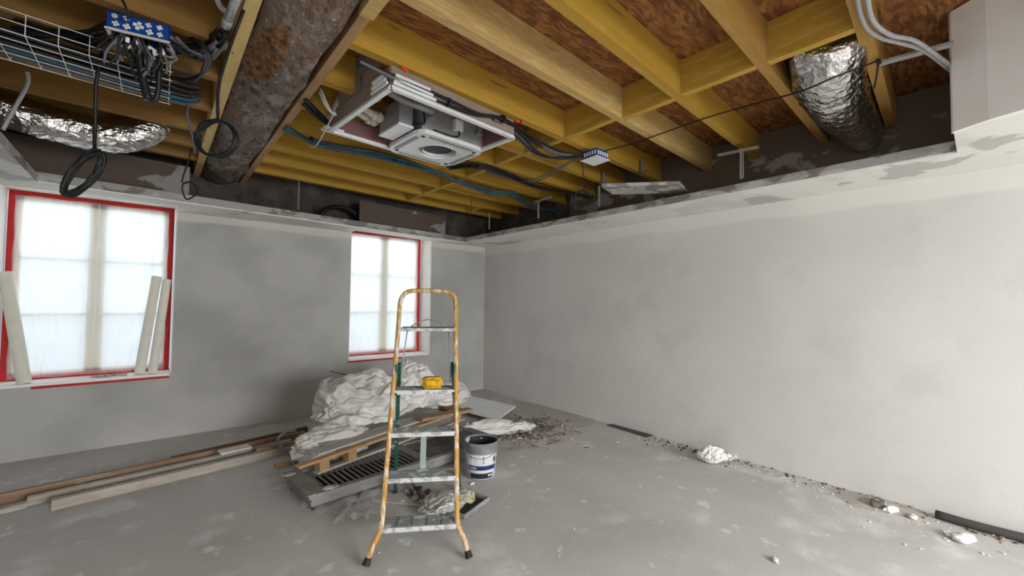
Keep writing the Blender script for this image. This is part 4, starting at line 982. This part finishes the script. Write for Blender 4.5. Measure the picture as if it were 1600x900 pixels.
obj('plaster_shards', b, 'chip_white', label='pale plaster shards scattered over the sweepings heap', cat='plaster shards', kind='stuff')

# ------------------------------------------------------------ paint bucket
bc = at(757, 748, z=0) + V((.02, .08, 0)); bk = thing('paint_bucket', (bc.x, bc.y, 0), 'used grey plastic paint bucket with a navy-banded label, right of the ladder', 'bucket')
c0 = (bc.x, bc.y, 0); H = .31
b = new(); lathe(b, [(.001, .004), (.118, .004), (.122, .012), (.138, H - .085)], 40, c0); obj('body', b, 'pail', bk, smooth=True)
b = new(); lathe(b, [(.139, H - .09), (.143, H - .085), (.147, H - .01), (.150, H - .005), (.150, H), (.142, H), (.138, H - .01), (.134, H - .07)], 40, c0); obj('collar', b, 'pail_grey', bk, smooth=True)
b = new(); lathe(b, [(.137, H - .012), (.131, H - .09), (.118, .03), (.001, .03)], 40, c0); obj('lining', b, 'pail_in', bk, smooth=True, label='dark paint-smeared inside')
def wrap(b, a0, a1, z0, z1, off=.0012, n=16):
    def rad(z): return .122 + (.138 - .122) * (z - .012) / (H - .097) + off
    for zz in (0,):
        vs = []
        for i in range(n + 1):
            a = a0 + (a1 - a0) * i / n; vs.append([b.verts.new((c0[0] + rad(z) * math.cos(a), c0[1] + rad(z) * math.sin(a), z)) for z in (z0, z1)])
        for i in range(n): b.faces.new((vs[i][0], vs[i + 1][0], vs[i + 1][1], vs[i][1]))
fa = math.atan2(-bc.y, -bc.x)   # facing the room's near side
b = new(); wrap(b, fa - .9, fa + .95, .065, .215); lab_ = obj('label', b, 'label_white', bk, smooth=True)
b = new(); wrap(b, fa - .85, fa + 1.1, .088, .125, .002); obj('label_band', b, 'navy', lab_, label='navy band', smooth=True)
b = new(); wrap(b, fa - .75, fa + .85, .018, .06, .0014); obj('label_foot', b, 'label_black', lab_, label='black band', smooth=True)
b = new(); wrap(b, fa - 1.0, fa - .45, .13, .21, .0022); obj('label_panel', b, 'white_plastic', lab_, smooth=True)
b = new()
for k in range(4): wrap(b, fa - .75 + .12 * k, fa - .66 + .12 * k, .10, .112, .003, 2)
for k in range(3): wrap(b, fa + .5 + .1 * k, fa + .57 + .1 * k, .035, .05, .003, 2)
obj('label_print', b, 'white_plastic', lab_)
b = new()
for k in range(3): wrap(b, fa + .12, fa + .2, .145 + .022 * k, .155 + .022 * k, .003, 2)
for k in range(2): wrap(b, fa - .85 + .16 * k, fa - .78 + .16 * k, .185, .197, .003, 2)
obj('label_print', b, 'label_black', lab_)
b = new(); wrap(b, fa + .85, fa + 1.05, .15, .19, .003, 4); obj('label_mark', b, 'rust_red', lab_)
b = new(); hp = []
for i in range(17):
    a = fa - 1.5 + 3.0 * i / 16; rr = .152; hp.append((c0[0] + rr * math.cos(a), c0[1] + rr * math.sin(a), H - .035 - .085 * math.sin(PI * i / 16)))
tube(b, hp, .0025, 6, 2); obj('handle', b, 'metal', bk, smooth=True)

# ------------------------------------------------------------ rubbish under the ladder
def sheet(name, pts, m, label, cat, h=.02, seed=0, N=26, kind=None, group=None):
    """crumpled sheet over a plan quad"""
    A_, B__, C__, D__ = [V(p) for p in pts]; b = new(); g = {}
    for i in range(N + 1):
        for j in range(N + 1):
            u, v = i / N, j / N; p = A_.lerp(B__, u).lerp(D__.lerp(C__, u), v)
            e = min(u, 1 - u, v, 1 - v)
            p = p + V((noise.noise(V((v * 4, seed, 0))) * .05 * (1 - e), noise.noise(V((u * 4, seed, 5))) * .05 * (1 - e), 0))
            z = abs(noise.noise(V((u * 3 + seed, v * 3, 0)))) * h * 2 + abs(noise.noise(V((u * 6 + seed, v * 5, 3)))) * h * .35 + .004
            g[i, j] = b.verts.new((p.x, p.y, p.z + z))
    for i in range(N):
        for j in range(N): b.faces.new((g[i, j], g[i + 1, j], g[i + 1, j + 1], g[i, j + 1]))
    return obj(name, b, m, label=label, cat=cat, smooth=True, kind=kind, group=group)
gp = lambda *ps, z=0: [at(*p, z=z) for p in ps]
sheet('clear_sheet', gp((470, 795), (505, 762), (600, 760), (560, 820)), 'clear_film', 'crumpled clear plastic film on the floor in front of the louvred panel', 'plastic sheet', .035, 1.0)
sheet('clear_sheet', gp((520, 822), (540, 785), (590, 782), (575, 812)), 'clear_film', 'small twist of clear plastic film nearest the ladder foot', 'plastic sheet', .04, 5.0, 14)
c = gp((560, 780), (575, 745), (655, 735), (660, 790), z=.01)
b = new(); prism(b, [(v.x, v.y) for v in c], .004, .012); obj('cardboard_sheet', b, 'dustboard', label='dusty grey board sheet flat on the floor below the ladder steps', cat='board')
sheet('foil_packet', gp((636, 775), (640, 760), (672, 768), (668, 792), z=.014), mat('packet', (.30, .30, .30), .4, .3, layers=[(14, (.02, .02, .025), .5, .54, .95)], bump=(10, .5, .02)), 'crumpled black and grey packet left of the clear bag below the ladder', 'packet', .03, 3, 14)
b = new(); beam_between(b, at(655, 768, z=.03), at(672, 797, z=.03), .035, .03); obj('red_packet', b, 'rust_red', label='narrow dark red packet between the grey packet and the clear bag', cat='packet', bevel=.008)
cloth_bundle('rubbish_bag', tuple(at(700, 782, z=.05)), (.14, .10, .038), .7, .7, 24, 9, mat('bag_clear', (.36, .36, .33), .3, layers=[(9, (.42, .38, .16), .58, .63, .7), (12, (.56, .56, .54), .55, .65, .8)], bump=(14, .7, .02), spec=.8), 'crumpled clear bag of rubbish on the floor under the ladder', 'plastic bag')
c = at(728, 788, z=.02); rz_ = Matrix.Rotation(.35, 3, 'Z')
tr = thing('roller_tray', (c.x, c.y, 0), 'small dark plastic tray beside the right rear foot of the ladder', 'tray')
b = new(); box(b, (c.x, c.y, .006), (.30, .20, .008), rz_); obj('tray_base', b, 'chip_dark', tr)
b = new()
for (dx, dy, sx, sy) in ((0, .1, .32, .012), (0, -.1, .32, .012), (.155, 0, .012, .2), (-.155, 0, .012, .2)):
    p = V((c.x, c.y, .022)) + rz_ @ V((dx, dy, 0)); box(b, p, (sx, sy, .034), rz_)
obj('tray_rim', b, 'pail_grey', tr, bevel=.004)

# ------------------------------------------------------------ along the right wall
b = new(); c = gp((948, 665), (1010, 684), (1027, 679), (962, 662)); prism(b, [(v.x if v.x < XR else XR - .003, v.y) for v in c], .001, .010); obj('grey_slat', b, mat('slat', (.085, .078, .07), .9, layers=[(9, (.13, .12, .11), .5, .65, .6)]), label='dark grey strip of board flat on the floor at the foot of the right wall', cat='board strip')
cloth_bundle('crumpled_wrap', tuple(at(1112, 716, z=.04)), (.10, .08, .05), .65, .8, 24, 12, 'chip_white', 'crumpled white packaging on the floor against the right wall, its left lump', 'packaging')
sheet('crumpled_wrap', gp((1118, 724), (1120, 703), (1156, 706), (1152, 722)), 'chip_white', 'crumpled white packaging on the floor against the right wall, its right sheet', 'packaging', .06, 6, 16)
b = new(); p = [at(1462, 803, z=.03), at(1520, 820, z=.03), at(1610, 843, z=.03)]
tube(b, [V((min(v.x, XR - .035), v.y, .03)) for v in p] + [V((XR - .035, -.4, .03))], .028, 12, 4); obj('dark_pipe', b, 'pipe', label='dark pipe running along the foot of the right wall at the right', cat='pipe', smooth=True)
def chip(label, px, py, s, m='chip_white', seed=1, name='plaster_chunk', cat='plaster chunk', rz=0):
    c = at(px, py, z=0); c.x = min(c.x, XR - s * .9); b = new(); bmesh.ops.create_icosphere(b, subdivisions=3, radius=s)
    for v in b.verts:
        f = 1 + .35 * noise.noise(v.co / s * 1.3 + V((seed, 0, 0))); v.co = Matrix.Rotation(rz, 3, 'Z') @ V((v.co.x * f * 1.3, v.co.y * f * .8, v.co.z * f * .5)); v.co += V((c.x, c.y, s * .42)); v.co.z = max(v.co.z, .001)
    return obj(name, b, m, label=label, cat=cat)
chip('white wedge-shaped plaster chunk, the largest at the right edge of the floor', 1506, 846, .055, seed=1, rz=-.6)
chip('small grey-white plaster chunk just left of the largest white one', 1482, 836, .03, 'sheetboard', 2)
chip('small white chunk with a grey side lying by the right wall', 1427, 810, .03, seed=3)
chip('single white paper-like scrap alone on the floor near the bottom of the picture', 1211, 877, .022, seed=5, rz=.5)
chip('dark stony lump with white plaster on the brown dust by the right wall', 1372, 790, .06, mat('lump', (.12, .11, .10), .9, layers=[(16, (.6, .6, .58), .52, .55, .9)]), 7)
chip('pale plaster crumb strip right of the dark stony lump', 1392, 799, .04, 'sheetboard', 8, rz=-.5)
chip('small white crumb at the left corner of the louvred panel', 447, 744, .03, 'sheetboard', 9)
chip('white crumb on the board sheet under the ladder steps', 629, 785, .018, seed=10)
chip('small crumb beside the foot of the paint bucket', 738, 757, .016, 'sheetboard', 11)
chip('small brown stone near the right end of the dark pipe', 1566, 844, .022, 'board_brown', 12)
chip('dark chip of rubble left of the crumpled white packaging', 1068, 701, .018, 'chip_dark', 13)
chip('dark elongated chip close to the crumpled white packaging', 1085, 706, .02, 'chip_dark', 14)
# brown dust and grit along the wall foot
b = new()
for k in range(260):
    y = random.uniform(-.1, 2.6); x = XR - abs(random.gauss(0, .13)) - .01; s = random.choice((.004, .006, .009, .014)) 
    box(b, (x, y, s * .3), (s * random.uniform(.7, 1.6), s, s * .6), Matrix.Rotation(random.random() * 6, 3, 'Z'))
obj('grit', b, 'chip_dark', label='dark grit scattered along the foot of the right wall', cat='grit', kind='stuff')
b = new()
for k in range(150):
    y = random.uniform(-.3, 2.8); x = XR - abs(random.gauss(0, .3)) - .02; s = random.choice((.004, .006, .009, .012))
    box(b, (x, y, s * .3), (s * random.uniform(.7, 1.6), s, s * .5), Matrix.Rotation(random.random() * 6, 3, 'Z'))
for k in range(60):
    s = random.choice((.004, .006, .008)); box(b, (random.uniform(.3, 3.8), random.uniform(.9, 4.5), s * .3), (s * 1.3, s, s * .5), Matrix.Rotation(random.random() * 6, 3, 'Z'))
obj('plaster_crumbs', b, 'chip_white', label='white plaster crumbs scattered over the floor', cat='crumbs', kind='stuff')
def dustpatch(pts, label, m='dust', h=.008):
    P = [at(*p, z=0) for p in pts]; P = [V((min(p.x, XR), p.y, 0)) for p in P]; b = new()
    c = sum(P, V()) / len(P); P2 = catmull(P + [P[0]], 6)[:-1]
    rings = []
    for f, z in ((1, .0005), (.85, h * .4), (.6, h), (.3, h)):
        rings.append([b.verts.new((c + (p - c) * f).to_tuple()[:2] + (z + (h * .4 * noise.noise(p * 9) if f < 1 else 0),)) for p in P2])
    for r0, r1 in zip(rings, rings[1:]):
        for i in range(len(P2)): b.faces.new((r0[i], r0[(i + 1) % len(P2)], r1[(i + 1) % len(P2)], r1[i]))
    b.faces.new(rings[-1])
    obj('dust_patch', b, m, label=label, cat='dust', kind='stuff', smooth=True)
dustpatch([(1290, 762), (1330, 790), (1365, 798), (1440, 812), (1480, 815), (1420, 786), (1350, 768)], 'brown sandy dust along the right wall around the dark stony lump')
dustpatch([(800, 625), (830, 655), (900, 668), (930, 655), (880, 638)], 'brown sandy dust on the floor near the far corner, right of the white board')
